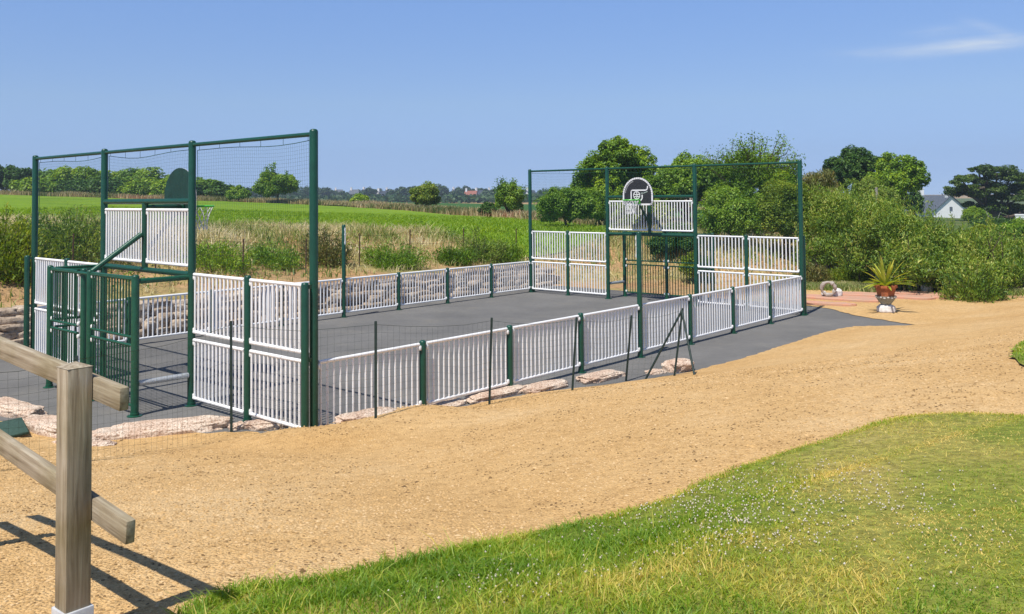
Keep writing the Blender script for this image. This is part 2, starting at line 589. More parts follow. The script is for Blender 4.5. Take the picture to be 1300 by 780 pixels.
def tree(name, label, cat, base, blobs, n, leaf, aspect, m, seed, group=None, trunk_r=0.12, lumps=14, flat=1.0, lr=(0.32, 0.5), twigs=0, twig_len=1.0, upright=False):
    """blobs are (dx, dy, z above base, rx, ry, rz)"""
    g = np.random.default_rng(seed)
    root = thing(name, label, cat, tuple(base), group)
    bl = [(base[0] + b[0], base[1] + b[1], base[2] + b[2], b[3], b[4], b[5]) for b in blobs]
    P, Nn, R = crown(g, bl, n, lumps, lr, flat)
    ok = P[:, 2] > base[2] + 0.02
    P, Nn, R = P[ok], Nn[ok], R[ok]
    tw = MB()
    if twigs:
        xs, ns, rs = [], [], []
        for _ in range(twigs):
            b = bl[g.integers(0, len(bl))]
            d = unit(np.array([g.normal() * 0.8, g.normal() * 0.8, 0.5 + abs(g.normal())]))
            a = np.array(b[:3]) + d * np.array(b[3:6]) * 0.6
            e = a + d * (0.5 * min(b[3:6]) + twig_len * (0.4 + 0.8 * g.random()))
            limb(tw, a, e, 0.03, 0.008, g, 4, 0.06, 4)
            k = 80
            t = g.random(k) ** 0.7
            xs.append(a + (e - a) * t[:, None] + g.normal(size=(k, 3)) * 0.12)
            ns.append(g.normal(size=(k, 3)))
            rs.append(g.random(k) * 0.6)
        P = np.concatenate([P] + xs); Nn = np.concatenate([Nn] + ns); R = np.concatenate([R] + rs)
    td = None
    if upright:
        td = np.tile(np.array([0, 0, 1.0]), (len(P), 1)) + 0.55 * g.normal(size=(len(P), 3))
    link('crown', leaf_mesh('crown', P, Nn, leaf, aspect, m, g, OFF[root.name], td, R), root)
    mb = MB()
    top = max(bl, key=lambda q: q[2])
    limb(mb, (base[0], base[1], base[2] - 0.15), (top[0] * 0.7 + base[0] * 0.3, top[1] * 0.7 + base[1] * 0.3, top[2]), trunk_r, trunk_r * 0.4, g, 8, 0.05, 6)
    for b in bl:
        z0 = base[2] + (b[2] - base[2]) * 0.35
        limb(mb, (base[0], base[1], z0), b[:3], trunk_r * 0.6, trunk_r * 0.2, g, 6, 0.07)
    tk = mb.build('trunk', BARK, root)
    if twigs:
        tw.build('branch', BARK, root)
    return root


def grass_mesh(name, x, y, z, h, w, g, m, lean=0.45, rnd=None, off=(0, 0, 0)):
    n = len(x)
    a = g.random(n) * 2 * PI
    la = g.random(n) * 2 * PI
    ln = lean * g.random(n) * h
    b = np.stack([np.cos(a), np.sin(a), np.zeros(n)], 1) * (w / 2)[:, None]
    l = np.stack([np.cos(la), np.sin(la), np.zeros(n)], 1) * ln[:, None]
    p = np.stack([x, y, z], 1)
    up = np.array([0, 0, 1.0])
    mid = p + l * 0.35 + up * (h * 0.6)[:, None]
    tip = p + l * 1.1 + up * h[:, None]
    v = np.stack([p - b, p + b, mid + b * 0.8, mid - b * 0.8, tip], 1).reshape(-1, 3)
    k = np.arange(n)[:, None] * 5
    loops = np.concatenate([k + 0, k + 1, k + 2, k + 3, k + 3, k + 2, k + 4], 1).ravel()
    nper = np.tile(np.array([4, 3]), n)
    r = g.random(n) if rnd is None else rnd
    return fmesh(name, v, loops, nper, m, np.repeat(r, 2), off=off)


def inside(poly, x, y):
    poly = np.asarray(poly)[:, :2]
    c = np.zeros(len(x), bool)
    j = len(poly) - 1
    for i in range(len(poly)):
        xi, yi = poly[i]
        xj, yj = poly[j]
        with np.errstate(divide='ignore', invalid='ignore'):
            c ^= ((yi > y) != (yj > y)) & (x < (xj - xi) * (y - yi) / (yj - yi + 1e-12) + xi)
        j = i
    return c


def dense(poly, step, jit=0.0, g=rng):
    out = []
    n = len(poly)
    for i in range(n):
        a, b = np.array(poly[i][:2], float), np.array(poly[(i + 1) % n][:2], float)
        k = max(1, int(np.linalg.norm(b - a) / step))
        for q in range(k):
            p = a + (b - a) * q / k
            out.append(p + (g.normal(size=2) * jit if jit else 0))
    return np.array(out)


def dense_open(pts, step, jit=0.0, g=rng):
    out = []
    for a, b in zip(pts[:-1], pts[1:]):
        k = max(1, int(np.linalg.norm(b - a) / step))
        for q in range(k):
            out.append(a + (b - a) * q / k + g.normal(size=2) * jit)
    return out + [pts[-1]]


def patch(name, poly, dz, m, step=0.3, zfun=None):
    """a sheet draped on the ground inside a polygon"""
    poly = np.asarray(poly)[:, :2]
    lo, hi = poly.min(0), poly.max(0)
    gx, gy = np.meshgrid(np.arange(lo[0], hi[0], step), np.arange(lo[1], hi[1], step))
    gx, gy = gx.ravel() + 0.013, gy.ravel() + 0.017
    ok = inside(poly, gx, gy)
    pts = [Vector((float(a), float(b))) for a, b in poly] + [Vector((float(a), float(b))) for a, b in zip(gx[ok], gy[ok])]
    n = len(poly)
    vo, eo, fo, *_ = geometry.delaunay_2d_cdt(pts, [(i, (i + 1) % n) for i in range(n)], [], 1, 1e-5)
    v = np.array([(p.x, p.y) for p in vo])
    z = (zfun or hf)(v[:, 0], v[:, 1]) + dz
    me = bpy.data.meshes.new(name)
    me.from_pydata([(a, b, c) for (a, b), c in zip(v, z)], [], [tuple(f) for f in fo])
    me.materials.append(m)
    me.polygons.foreach_set('use_smooth', [True] * len(me.polygons))
    me.update()
    if len(me.polygons) and me.polygons[0].normal.z < 0:
        me.flip_normals()
    o = link(name, me)
    return tag(o, kind='structure')


# ------------------------------------------------------------------ ground sheets
LAWN_IMG = [(228, 800), (245, 774), (300, 748), (335, 741), (400, 738), (445, 728), (500, 716), (560, 704), (620, 690), (680, 676), (730, 664),
            (780, 652), (820, 641), (850, 633), (880, 622), (895, 611), (930, 597), (965, 584), (1005, 571), (1050, 557), (1090, 545), (1120, 534),
            (1150, 527), (1190, 523), (1250, 523), (1300, 526)]
lawn_edge = [un(px, py + 6 + 2 * (py > 640))[:2] for px, py in LAWN_IMG]
lawn_poly = [*lawn_edge, (9.0, 5.6), (16, 4.0), (16, -8), (-2.2, -8), (-1.3, 1.2)]
lawn_d = dense(lawn_poly, 0.12, 0.025)
lawn2 = [un(1281, 457)[:2], un(1290, 441)[:2], un(1300, 436)[:2], un(1300, 436)[:2] + np.array([5, 1.2]), un(1300, 468)[:2] + np.array([5, 0.3]), un(1300, 468)[:2]]
lawn2_d = dense(lawn2, 0.15, 0.03)

ASPH_UV = [(-2.7, 10.2), (-2.6, 1.7), (-1.3, 0.0), (0, -0.9), (2, -1.2), (4, -1.35), (6, -1.7), (7.2, -1.9), (9.1, -1.9), (12.4, -1.85), (14, -2.0), (14.7, -2.6),
           (15.4, -3.2), (15.7, -2.2), (16.3, -1.0), (17.0, 0.1), (17.3, 3.0), (17.3, 9.9)]
asph_poly = [w_of(u, v)[:2] for u, v in ASPH_UV]
# inner edge of the gravel, lying on the asphalt's rim
GEDGE_UV = [(-2.4, 10.4), (-2.32, 6.0), (-2.2, 3.6), (-1.9, 2.75), (-1.35, 2.05), (-0.95, 1.68), (-0.55, 1.32), (-0.25, 0.95), (-0.19, 0.4), (-0.17, 0.03), (-0.05, -0.075), (0.6, -0.075), (1.4, -0.10), (1.8, -0.13), (2.6, -0.22), (3.4, -0.34), (4.0, -0.5), (4.6, -0.75), (5.2, -1.05), (5.8, -1.28),
            (6.6, -1.46), (7.4, -1.52), (8.3, -1.62), (9.1, -1.66), (10.2, -1.60), (11.3, -1.60), (12.4, -1.57), (13.4, -1.62), (14.0, -1.75), (14.45, -2.2), (15.1, -2.83), (15.3, -2.3), (15.9, -1.1), (16.75, -0.15),
            (17.1, 0.6), (17.3, 1.6)]
ge = [np.array(w_of(u, v)[:2]) for u, v in GEDGE_UV]
ge = dense_open(ge, 0.12, 0.022)
gr_out = [un(1020, 366)[:2], un(1060, 368)[:2], un(1130, 374)[:2], un(1200, 379)[:2], un(1300, 379)[:2], (26, 24), (40, 14), (40, -14), (-24, -14), (-24, 4), (-13, 12), (-10.8, 15.0)]
gravel_poly = list(ge) + [np.array(p) for p in gr_out]

def base_ground():
    def axis(a, lo, hi, n):
        t = np.linspace(math.asinh(lo / a), math.asinh(hi / a), n)
        return a * np.sinh(t)
    xs = axis(9.0, -900, 900, 420)
    ys = axis(9.0, -60, 1500, 420) + 12
    X, Y = np.meshgrid(xs, ys)
    x, y = X.ravel(), Y.ravel()
    z = hf(x, y)
    cov = np.zeros(len(x), bool)
    for p in (gravel_poly, asph_poly):
        cov |= inside(p, x, y)
    # keep the rim of covered land at its height, sink the middle
    z = np.where(cov, z - 0.25, z - 0.012)
    n, m_ = len(xs), len(ys)
    i = np.arange(m_ - 1)[:, None] * n + np.arange(n - 1)[None, :]
    f = np.stack([i, i + 1, i + n + 1, i + n], -1).reshape(-1, 4)
    me = fmesh('ground', np.stack([x, y, z], 1), f.ravel(), np.full(len(f), 4), GROUND, smooth=True)
    tag(link('ground', me), kind='structure')

base_ground()
patch('asphalt_court', dense(asph_poly, 0.5), 0.0, ASPH, 0.8, zfun=lambda x, y: np.zeros(len(x)))
patch('gravel_path', gravel_poly, 0.012, GRAVEL, 0.28, zfun=lambda x, y: np.maximum(hf(x, y), 0.0))
patch('lawn', lawn_d, 0.022, LAWN, 0.2)
patch('grass_verge', lawn2_d, 0.035, LAWN, 0.3)
FIELD_POLY = [(-110, 55), (-60, 40), (-20, 31.5), (-10.4, 32.5), (-6.9, 34), (0.6, 35), (4, 38), (5.5, 44), (1.5, 52), (-8.7, 75), (-17.7, 90), (-31, 100), (-58, 102), (-110, 110)]
patch('crop_field', dense(FIELD_POLY, 1.0, 0.1), 0.06, FIELD, 1.0)
patch('far_field', dense([(-12, 84), (4, 60), (14, 70), (40, 150), (10, 210), (-40, 200), (-45, 130), (-32, 108)], 3.0, 0.3), 0.12, FARG, 3.0)

MEADOW = ground_mat('rough meadow green', [
    ('n', 0.08, 0.3, 0.7, [(0, (0.05, 0.10, 0.02)), (0.6, (0.10, 0.14, 0.035)), (1, (0.20, 0.19, 0.07))], 'MIX', 1),
    ('n', 0.9, 0.3, 0.7, [(0, (0.65, 0.65, 0.65)), (1, (1.15, 1.1, 1.1))], 'MULTIPLY', 0.8)],
    [('n', 1.5, 0.8, 0.4)])
patch('meadow', dense([(17, 36), (24, 33), (40, 30), (90, 60), (420, 260), (500, 700), (60, 700), (45, 160), (16, 70)], 4.0, 0.3), 0.15, MEADOW, 4.0)

# lawn blades
GRASSM = leaf_mat('lawn blade', [(0.1191, 0.2394, 0.0132), (0.2171, 0.3625, 0.0220), (0.3500, 0.4241, 0.0374), (0.5880, 0.5062, 0.0935), (0.8000, 0.6293, 0.1870)], 0.4, clump=0.8)

def lawn_blades():
    g = np.random.default_rng(11)
    xs, ys = [], []
    for (n, y0, y1) in ((150000, 1.9, 4.6), (110000, 4.4, 8.5)):
        x = g.uniform(-1.6, 7.2, n)
        y = g.uniform(y0, y1, n)
        ok = inside(lawn_d, x, y) & (np.abs(x) < 0.66 * y + 0.7)
        xs.append(x[ok]); ys.append(y[ok])
    # ragged tufts along the rim
    e = dense(lawn_edge, 0.02)
    e = e[e[:, 1] > 1.8]
    k = g.integers(0, len(e), 16000)
    q = e[k] + g.normal(size=(16000, 2)) * np.array([0.035, 0.035])
    xs.append(q[:, 0]); ys.append(q[:, 1])
    x, y = np.concatenate(xs), np.concatenate(ys)
    from mathutils import noise as mn
    nf = lambda k, o: np.array([mn.fractal(Vector((a * k + o, b_ * k, 0.3)), 1.0, 2.0, 3) for a, b_ in zip(x, y)])
    lush = np.clip(0.5 + 0.9 * nf(0.9, 3.0), 0, 1)
    yl = 0.34 * nf(2.6, 11.0)
    for (px, py, sx, sy, dl) in ((1230, 570, 1.6, 0.8, 0.10), (1090, 590, 0.8, 0.5, 0.12), (900, 745, 0.75, 0.30, 0.26), (1080, 735, 0.6, 0.35, 0.28), (760, 765, 0.5, 0.22, 0.12), (1250, 690, 0.5, 0.5, 0.22),
                                 (960, 690, 0.5, 0.18, 0.16), (1200, 755, 0.22, 0.15, -0.20), (860, 660, 0.6, 0.35, -0.18), (700, 690, 0.5, 0.3, -0.16), (500, 750, 0.7, 0.35, -0.12), (1010, 640, 0.7, 0.4, -0.05), (620, 740, 0.3, 0.2, 0.06)):
        c = un(px, py)
        yl = yl + dl * np.exp(-((x - c[0]) / sx) ** 2 - ((y - c[1]) / sy) ** 2)
    ed = ss(3.2, 2.2, np.hypot(x + 1.2, y - 3.0))
    r = np.clip(0.51 - 0.18 * (lush - 0.5) + yl - 0.25 * ed + 0.19 * g.normal(size=len(x)), 0, 1)
    h = (0.006 + 0.012 * g.random(len(x))) * (0.7 + 0.6 * lush) * (1 + 1.8 * ed)
    tall = g.random(len(x)) < 0.008
    h = np.where(tall, h * 2.4, h)
    r = np.where(tall, np.clip(r + 0.35, 0, 1), r)
    w = 0.0034 + 0.0030 * g.random(len(x))
    z = hf(x, y) + 0.018
    me = grass_mesh('lawn_grass', x, y, z, h, w, g, GRASSM, 2.0, r)
    tag(link('lawn_grass', me), 'short patchy green and straw lawn grass beside the gravel path', 'grass', kind='stuff')
    # clover heads
    pts = []
    for (px, py, n, sx, sy) in ((900, 640, 420, 60, 26), (980, 655, 300, 80, 22), (1040, 610, 160, 70, 18), (940, 690, 160, 60, 16), (820, 680, 120, 60, 16), (640, 740, 150, 30, 14), (1140, 640, 120, 60, 20), (760, 720, 100, 60, 20), (1200, 690, 90, 60, 30), (850, 650, 120, 40, 14), (560, 760, 30, 50, 10)):
        for _ in range(int(n * 0.75)):
            pts.append((px + g.normal() * sx, py + g.normal() * sy))
    ctr = np.array([un(a, min(b, 800))[:2] for a, b in pts])
    ok = inside(lawn_d, ctr[:, 0], ctr[:, 1])
    ctr = ctr[ok]
    z = hf(ctr[:, 0], ctr[:, 1]) + 0.03 + 0.012 * g.random(len(ctr))
    base = np.array([(1, 0, 0), (-1, 0, 0), (0, 1, 0), (0, -1, 0), (0, 0, 1), (0, 0, -1)], float)
    fc = np.array([(0, 2, 4), (2, 1, 4), (1, 3, 4), (3, 0, 4), (2, 0, 5), (1, 2, 5), (3, 1, 5), (0, 3, 5)])
    r = 0.0035 + 0.0040 * g.random(len(ctr))
    v = (np.stack([ctr[:, 0], ctr[:, 1], z], 1)[:, None, :] + base[None] * r[:, None, None]).reshape(-1, 3)
    f = (fc[None] + np.arange(len(ctr))[:, None, None] * 6).reshape(-1, 3)
    me = fmesh('clover_flowers', v, f.ravel(), np.full(len(f), 3), leaf_mat('clover white', [(0.5704, 0.4928, 0.3520), (0.6440, 0.5808, 0.4480), (0.6992, 0.6512, 0.5440)], 0.2), np.repeat(g.random(len(ctr)), 8))
    tag(link('clover_flowers', me), 'white clover heads scattered through the lawn', 'clover', kind='stuff')
    # verge at the right edge
    lo, hi = lawn2_d.min(0), lawn2_d.max(0)
    x, y = g.uniform(lo[0], hi[0], 16000), g.uniform(lo[1], hi[1], 16000)
    ok = inside(lawn2_d, x, y)
    x, y = x[ok], y[ok]
    me = grass_mesh('verge_grass', x, y, hf(x, y) + 0.03, 0.015 + 0.03 * g.random(len(x)), 0.010 + 0.008 * g.random(len(x)), g, GRASSM, 1.6, np.clip(0.4 + 0.2 * g.normal(size=len(x)), 0, 1))
    tag(link('verge_grass', me), 'small patch of grass across the gravel path by the hedge road', 'grass', kind='stuff')

lawn_blades()


def pebbles():
    g = np.random.default_rng(5)
    n = 60000
    y = 2.6 + 11.5 * g.random(n) ** 1.7
    x = (g.random(n) * 2 - 1) * (0.62 * y + 0.6)
    ok = inside(gravel_poly, x, y) & ~inside(lawn_d, x, y)
    x, y = x[ok], y[ok]
    n = len(x)
    z = np.maximum(hf(x, y), 0) + 0.013
    r = 0.003 + 0.0045 * g.random(n) ** 2 + 0.0005 * y
    big = g.random(n) < 0.012
    r = np.where(big, r * 1.9, r)
    base = np.array([(1, 0, 0), (-1, 0, 0), (0, 1, 0), (0, -1, 0), (0, 0, .7), (0, 0, -.7)], float)
    fc = np.array([(0, 2, 4), (2, 1, 4), (1, 3, 4), (3, 0, 4)])
    a = g.random(n) * 2 * PI
    ca, sa = np.cos(a)[:, None], np.sin(a)[:, None]
    bs = base[None] * (0.6 + 0.8 * g.random((n, 6, 1))) * np.array([1.5, 0.9, 0.8])
    vx = bs[..., 0] * ca - bs[..., 1] * sa
    vy = bs[..., 0] * sa + bs[..., 1] * ca
    v = np.stack([vx * r[:, None] + x[:, None], vy * r[:, None] + y[:, None], bs[..., 2] * r[:, None] + z[:, None]], -1).reshape(-1, 3)
    f = (fc[None] + np.arange(n)[:, None, None] * 6).reshape(-1, 3)
    pm = leaf_mat('pebble tan', [(0.16, 0.095, 0.04), (0.42, 0.255, 0.10), (0.54, 0.34, 0.14), (0.58, 0.37, 0.165), (0.64, 0.45, 0.24)], 0.0, clump=1.5)
    me = fmesh('gravel_stones', v, f.ravel(), np.full(len(f), 3), pm, np.repeat(g.random(n), 4))
    tag(link('gravel_stones', me), 'loose ochre gravel stones strewn over the path', 'gravel', kind='stuff')

pebbles()

# ------------------------------------------------------------------ court: panels, posts, nets
CACHE = {}


def clamp_mesh():
    if 'clamp' not in CACHE:
        b = MB()
        b.lathe([(0.0, -0.034), (0.02, -0.032), (0.028, -0.018), (0.028, 0.018), (0.02, 0.032), (0.0, 0.034)], n=10)
        CACHE['clamp'] = b.mesh('clamp', CLAMP)
    return CACHE['clamp']


def panel_mesh(w, m, bar_r, pitch, h=0.865):
    k = (round(w, 3), m.name, bar_r, h)
    if k not in CACHE:
        b = MB()
        e = 0.075
        for z in (0, h):
            b.tube([(e, 0, z), (w - e, 0, z)], 0.025 if m is WHITE else 0.021, 12)
        n = max(2, round((w - 2 * e - 0.06) / pitch))
        for i in range(n + 1):
            x = e + 0.03 + (w - 2 * e - 0.06) * i / n
            b.tube([(x, 0, 0.018), (x, 0, h - 0.018)], bar_r, 10, cap=False)
        CACHE[k] = b.mesh('panel', m)
    return CACHE[k]


def panel(root, p0, p1, z0, m=None, bar_r=0.0168, pitch=0.108, clamps=True, name='slat_panel', h=0.865):
    m = m or WHITE
    w = math.hypot(p1[0] - p0[0], p1[1] - p0[1])
    o = bpy.data.objects.new(name, panel_mesh(w, m, bar_r, pitch, h))
    COL.objects.link(o)
    o.parent = root
    of = OFF[root.name]
    o.location = (p0[0] - of[0], p0[1] - of[1], z0 - of[2])
    o.rotation_euler = (0, 0, math.atan2(p1[1] - p0[1], p1[0] - p0[0]))
    if clamps:
        for x in (0.066, w - 0.066):
            for z in (0.03, h - 0.05):
                c = bpy.data.objects.new('clamp', clamp_mesh())
                COL.objects.link(c)
                c.parent = o
                c.location = (x, -0.012, z)
    return o


def post_mesh(h, r, m=GREEN, flange=True):
    k = ('post', round(h, 3), r, m.name)
    if k not in CACHE:
        b = MB()
        b.lathe([(r, -0.02), (r, h - r * 0.7), (r * 0.92, h - r * 0.35), (r * 0.6, h - r * 0.1), (0.004, h)], n=18)
        if flange:
            b.lathe([(r * 1.9, -0.01), (r * 1.9, 0.012), (r * 1.15, 0.016), (r * 1.15, 0.05), (r * 1.01, 0.052)], n=18)
        CACHE[k] = b.mesh('post', m)
    return CACHE[k]


def post(root, u, v, h, r=0.05, m=None, name='post', z=0.0):
    o = bpy.data.objects.new(name, post_mesh(h, r, m or GREEN))
    COL.objects.link(o)
    o.parent = root
    of = OFF[root.name]
    o.location = (u - of[0], v - of[1], z - of[2])
    OFF[o.name] = (u, v, z)
    return o


def ball_net(root, p0, p1, z0, z1, sag, g, step=0.05, r=0.0019):
    p0, p1 = np.array(p0, float), np.array(p1, float)
    w = np.linalg.norm(p1 - p0)
    nv = int(w / step)
    nh = int((z1 - z0) / step)
    b = MB()
    def top(t):
        return z1 - sag * math.sin(PI * t) - 0.02 * math.sin(7 * t + p0[1])
    def pt(t, k):
        z = z0 + (top(t) - z0) * k
        q = p0 + (p1 - p0) * t
        return (q[0] + 0.02 * math.sin(5 * t + 4 * k), q[1], z)
    tt = np.linspace(0.012, 0.988, nv + 1)
    for t in tt:
        b.tube([pt(t, k) for k in (0, 0.25, 0.5, 0.75, 1)], r, 3, cap=False)
    for k in np.linspace(0, 1, nh + 1):
        b.tube([pt(t, k) for t in np.linspace(0.012, 0.988, 9)], 0.005 if k == 1 else r, 3 if k < 1 else 5, cap=False)
    for t in (0.012, 0.988):
        b.tube([pt(t, k) for k in (0, 0.3, 0.6, 1)], 0.005, 5, cap=False)
    for t in np.linspace(0.03, 0.97, 6):      # ties to the rail
        q = pt(t, 1)
        b.tube([q, (q[0], q[1], z1 + 0.05)], 0.003, 4, cap=False)
    return b.build('net', NETG, root)


def end_fence(near):
    lab = ('tall green framed goal fence with white slat panels at the near end of the court' if near else
           'green framed goal fence with white slat panels at the far end under trees')
    U = 0.0 if near else L
    sg = -1 if near else 1                       # outward direction along u
    root = thing('goal_fence', lab, 'fence', (U, W / 2, 0), 'goal fences at the two ends', court=True)
    g = np.random.default_rng(3 if near else 4)
    vs = [0, V1, V2, W]
    for i, v in enumerate(vs):
        post(root, U, v, HN, 0.056, name='tall_post')
    # short posts beside the corners and in mid panel
    for v in (0, W):
        post(root, U + sg * 0.135, v, 2.04, 0.05)
        for z in (1.05, 1.98):
            b = MB(); b.box((U + sg * 0.068, v, z), (0.06, 0.05, 0.05)); b.build('spacer', GREEN, root, False)
    for v in (WE, V2 + WE):
        post(root, U, v, 2.04, 0.05)
    for a, c in ((0, WE), (WE, V1), (V2, V2 + WE), (V2 + WE, W)):
        for z in (0.125, 1.11):
            panel(root, (U, a), (U, c), z, pitch=0.104)
    # crossbars and panels above the goal
    for z in (1.97, 3.08):
        b = MB(); b.tube([(U, V1 + 0.05, z), (U, V2 - 0.05, z)], 0.045, 14); b.build('crossbar', GREEN, root)
    mid = (V1 + V2) / 2
    b = MB(); b.tube([(U, mid, 2.0), (U, mid, 3.06)], 0.05, 14); b.build('upper_post', GREEN, root)
    for a, c in ((V1, mid), (mid, V2)):
        panel(root, (U, a), (U, c), 2.10, pitch=0.094, h=0.845)
    for a, c in zip(vs[:-1], vs[1:]):
        b = MB(); b.tube([(U, a + 0.05, HN - 0.07), (U, c - 0.05, HN - 0.07)], 0.03, 12); b.build('top_rail', GREEN, root)
        z0 = 3.13 if (a == V1) else 2.03
        ball_net(root, (U - sg * 0.03, a + 0.05), (U - sg * 0.03, c - 0.05), z0, HN - 0.14, 0.05 if a == V1 else 0.035, g, 0.05, 0.0015 if not near else 0.0010)
    return root


def goal_cage(near):
    U = 0.0 if near else L
    sg = -1 if near else 1
    fl = (lambda v: v) if near else (lambda v: W - v)
    lab = ('dark green barred goal cage jutting out behind the nearer goal' if near else
           'dark green barred goal cage seen behind the far goal opening')
    ub = U + sg * 0.86
    root = thing('goal_cage', lab, 'goal', (ub, W / 2, 0), 'goal cages', court=True)
    bl, br = V2 + 0.06, V1 + 0.02              # back posts: closed side, open side
    post(root, ub, fl(bl), 2.03, 0.05, CGREEN, 'back_post')
    post(root, ub, fl(br), 2.03, 0.055, CGREEN, 'back_post')
    post(root, ub, fl(4.60), 2.03, 0.05, CGREEN, 'back_post')
    if near:
        post(root, ub + sg * -0.06, fl(4.97), 2.03, 0.05, CGREEN, 'back_post')
    for a, c in ((4.97 if near else 4.60, bl), (br, 4.60)):
        for z in (0.14, 1.12):
            panel(root, (ub, fl(a)), (ub, fl(c)), z, CGREEN, 0.0125, 0.094, True, 'bar_panel', 0.86)
    for z in (0.14, 1.12):
        panel(root, (ub, fl(bl)), (U + sg * 0.06, fl(V2 - 0.02)), z, CGREEN, 0.0125, 0.094, False, 'bar_panel', 0.86)
    for v in (bl, br):
        b = MB(); b.tube([(ub, fl(v), 1.93), (U + sg * 0.05, fl(min(max(v, V1), V2)), 1.93)], 0.04, 12); b.build('side_bar', CGREEN, root)
    b = MB(); b.tube([(ub, fl(br), 1.96), (ub, fl(bl), 1.96)], 0.024, 10); b.build('top_bar', CGREEN, root)
    b = MB(); b.tube([(ub - sg * 0.05, fl(br), 0.46), (U + sg * 0.055, fl(V1), 0.46)], 0.042, 14); b.build('foot_bar', GALV, root)
    m = (V1 + V2) / 2
    b = MB(); b.tube([(ub, fl(4.6), 1.98), (U + sg * 0.06, m, 2.55)], 0.042, 12); b.build('brace', CGREEN, root)
    return root


def hoop(near):
    U = 0.0 if near else L
    si = 1 if near else -1                       # inward
    mid = (V1 + V2) / 2
    lab = ('basketball hoop showing the dark green back of its rounded board' if near else
           'basketball hoop facing the camera with white bordered black rounded board')
    root = thing('basketball_hoop', lab, 'basketball hoop', (U + si * 0.6, mid, 2.7), 'basketball hoops', court=True)
    ub = U + si * 0.60
    z0, w, hh = 2.84, 0.51, 0.80
    # outline: flat foot with rounded corners, straight flanks, round head
    def outline(k):
        pts = []
        wk, rc = w - k, 0.10 - min(k, 0.07)
        zb, zt = z0 + k, z0 + hh - k
        zs = zt - wk * 0.98
        for i in range(7):
            a = -PI / 2 + (PI / 2) * i / 6
            pts.append((wk - rc + rc * math.cos(a), zb + rc + rc * math.sin(a)))
        for i in range(25):
            a = PI * i / 24
            pts.append((wk * math.cos(a), zs + wk * 0.98 * math.sin(a)))
        for i in range(7):
            a = PI + (PI / 2) * i / 6
            pts.append((-wk + rc + rc * math.cos(a), zb + rc + rc * math.sin(a)))
        return pts
    def plate(o, x0, x1, mi=0, mb=None):
        b = mb or MB()
        n = len(o)
        vs = [(x0, mid + p, z) for p, z in o] + [(x1, mid + p, z) for p, z in o]
        fs = [tuple(range(n)), tuple(range(2 * n - 1, n - 1, -1))] + [(i, (i + 1) % n, n + (i + 1) % n, n + i) for i in range(n)]
        b.add(vs, fs, mi)
        return b
    f = ub + si * 0.016                          # front face
    b = plate(outline(0), ub - si * 0.012, ub + si * 0.012)
    bd = b.build('backboard', BOARDG, root, False)
    plate(outline(0.012), ub + si * 0.0125, f).build('face_sheet', BOARD, bd, False)

    def stroke(path, wd, x, mb):
        for (a, c) in zip(path[:-1], path[1:]):
            a, c = np.array(a), np.array(c)
            d = unit(c - a); n = np.array([-d[1], d[0]]) * wd / 2
            a2, c2 = a - d * wd * 0.25, c + d * wd * 0.25
            q = [a2 - n, c2 - n, c2 + n, a2 + n]
            vs = [(x, mid + p, z) for p, z in q] + [(x + si * 0.004, mid + p, z) for p, z in q]
            mb.add(vs, [(0, 1, 2, 3), (7, 6, 5, 4), (0, 1, 5, 4), (1, 2, 6, 5), (2, 3, 7, 6), (3, 0, 4, 7)])
    o = outline(0.024)
    b = MB(); stroke(o + [o[0]], 0.048, f + si * 0.001, b); b.build('border', LINE, bd, False)
    # the mark on the face: a ball inside an open rounded square with a flying tail (mirrored so it reads from the court)
    mx = lambda p: (p[0] * si, p[1])
    cx, cz = 0.0, z0 + 0.27
    sq = [(0.13, cz - 0.10), (0.10, cz - 0.135), (-0.0, cz - 0.135), (-0.19, cz - 0.135), (-0.22, cz - 0.105), (-0.22, cz + 0.13), (-0.19, cz + 0.16), (0.28, cz + 0.16), (0.33, cz + 0.20), (0.34, cz + 0.27)]
    sq2 = [(0.02, cz - 0.135), (0.12, cz - 0.12), (0.155, cz - 0.07), (0.155, cz + 0.02)]
    b = MB()
    stroke([mx(p) for p in sq], 0.036, f + si * 0.002, b)
    stroke([mx(p) for p in sq2], 0.036, f + si * 0.003, b)
    b.build('target_mark', LINE, bd, False)
    b = MB()
    ball = [(-0.03 + 0.105 * math.cos(a), cz + 0.015 + 0.105 * math.sin(a)) for a in np.linspace(0, 2 * PI, 25)]
    stroke([mx(p) for p in ball], 0.030, f + si * 0.0045, b)
    stroke([mx(p) for p in [(-0.12, cz + 0.05), (-0.05, cz + 0.03), (0.06, cz + 0.04)]], 0.022, f + si * 0.0055, b)
    stroke([mx(p) for p in [(-0.12, cz - 0.03), (-0.04, cz - 0.01), (0.06, cz - 0.03)]], 0.022, f + si * 0.0062, b)
    stroke([mx(p) for p in [(-0.03, cz + 0.10), (-0.01, cz + 0.02), (-0.03, cz - 0.07)]], 0.022, f + si * 0.0069, b)
    b.build('ball_mark', LINE, bd, False)
    b = MB()
    tail = [(0.12, cz + 0.075), (0.20, cz + 0.075), (0.28, cz + 0.10), (0.33, cz + 0.12)]
    stroke([mx(p) for p in tail], 0.03, f + si * 0.0045, b)
    b.build('tail_mark', mat('pale grey green mark', (0.32, 0.38, 0.34), 0.5, 0.1, 9), bd, False)
    b = MB()                                     # small lettering along the upper left of the rim, too fine to read
    wk = w - 0.085
    zs = z0 + hh - 0.085 - wk * 0.98
    for i in range(17):
        a = PI * (0.62 + 0.33 * i / 16)
        p, z = wk * math.cos(a), zs + wk * 0.98 * math.sin(a)
        d = np.array([math.cos(a), math.sin(a)])
        stroke([mx((p - d[0] * 0.014, z - d[1] * 0.014)), mx((p + d[0] * 0.014, z + d[1] * 0.014))], 0.012, f + si * 0.002, b)
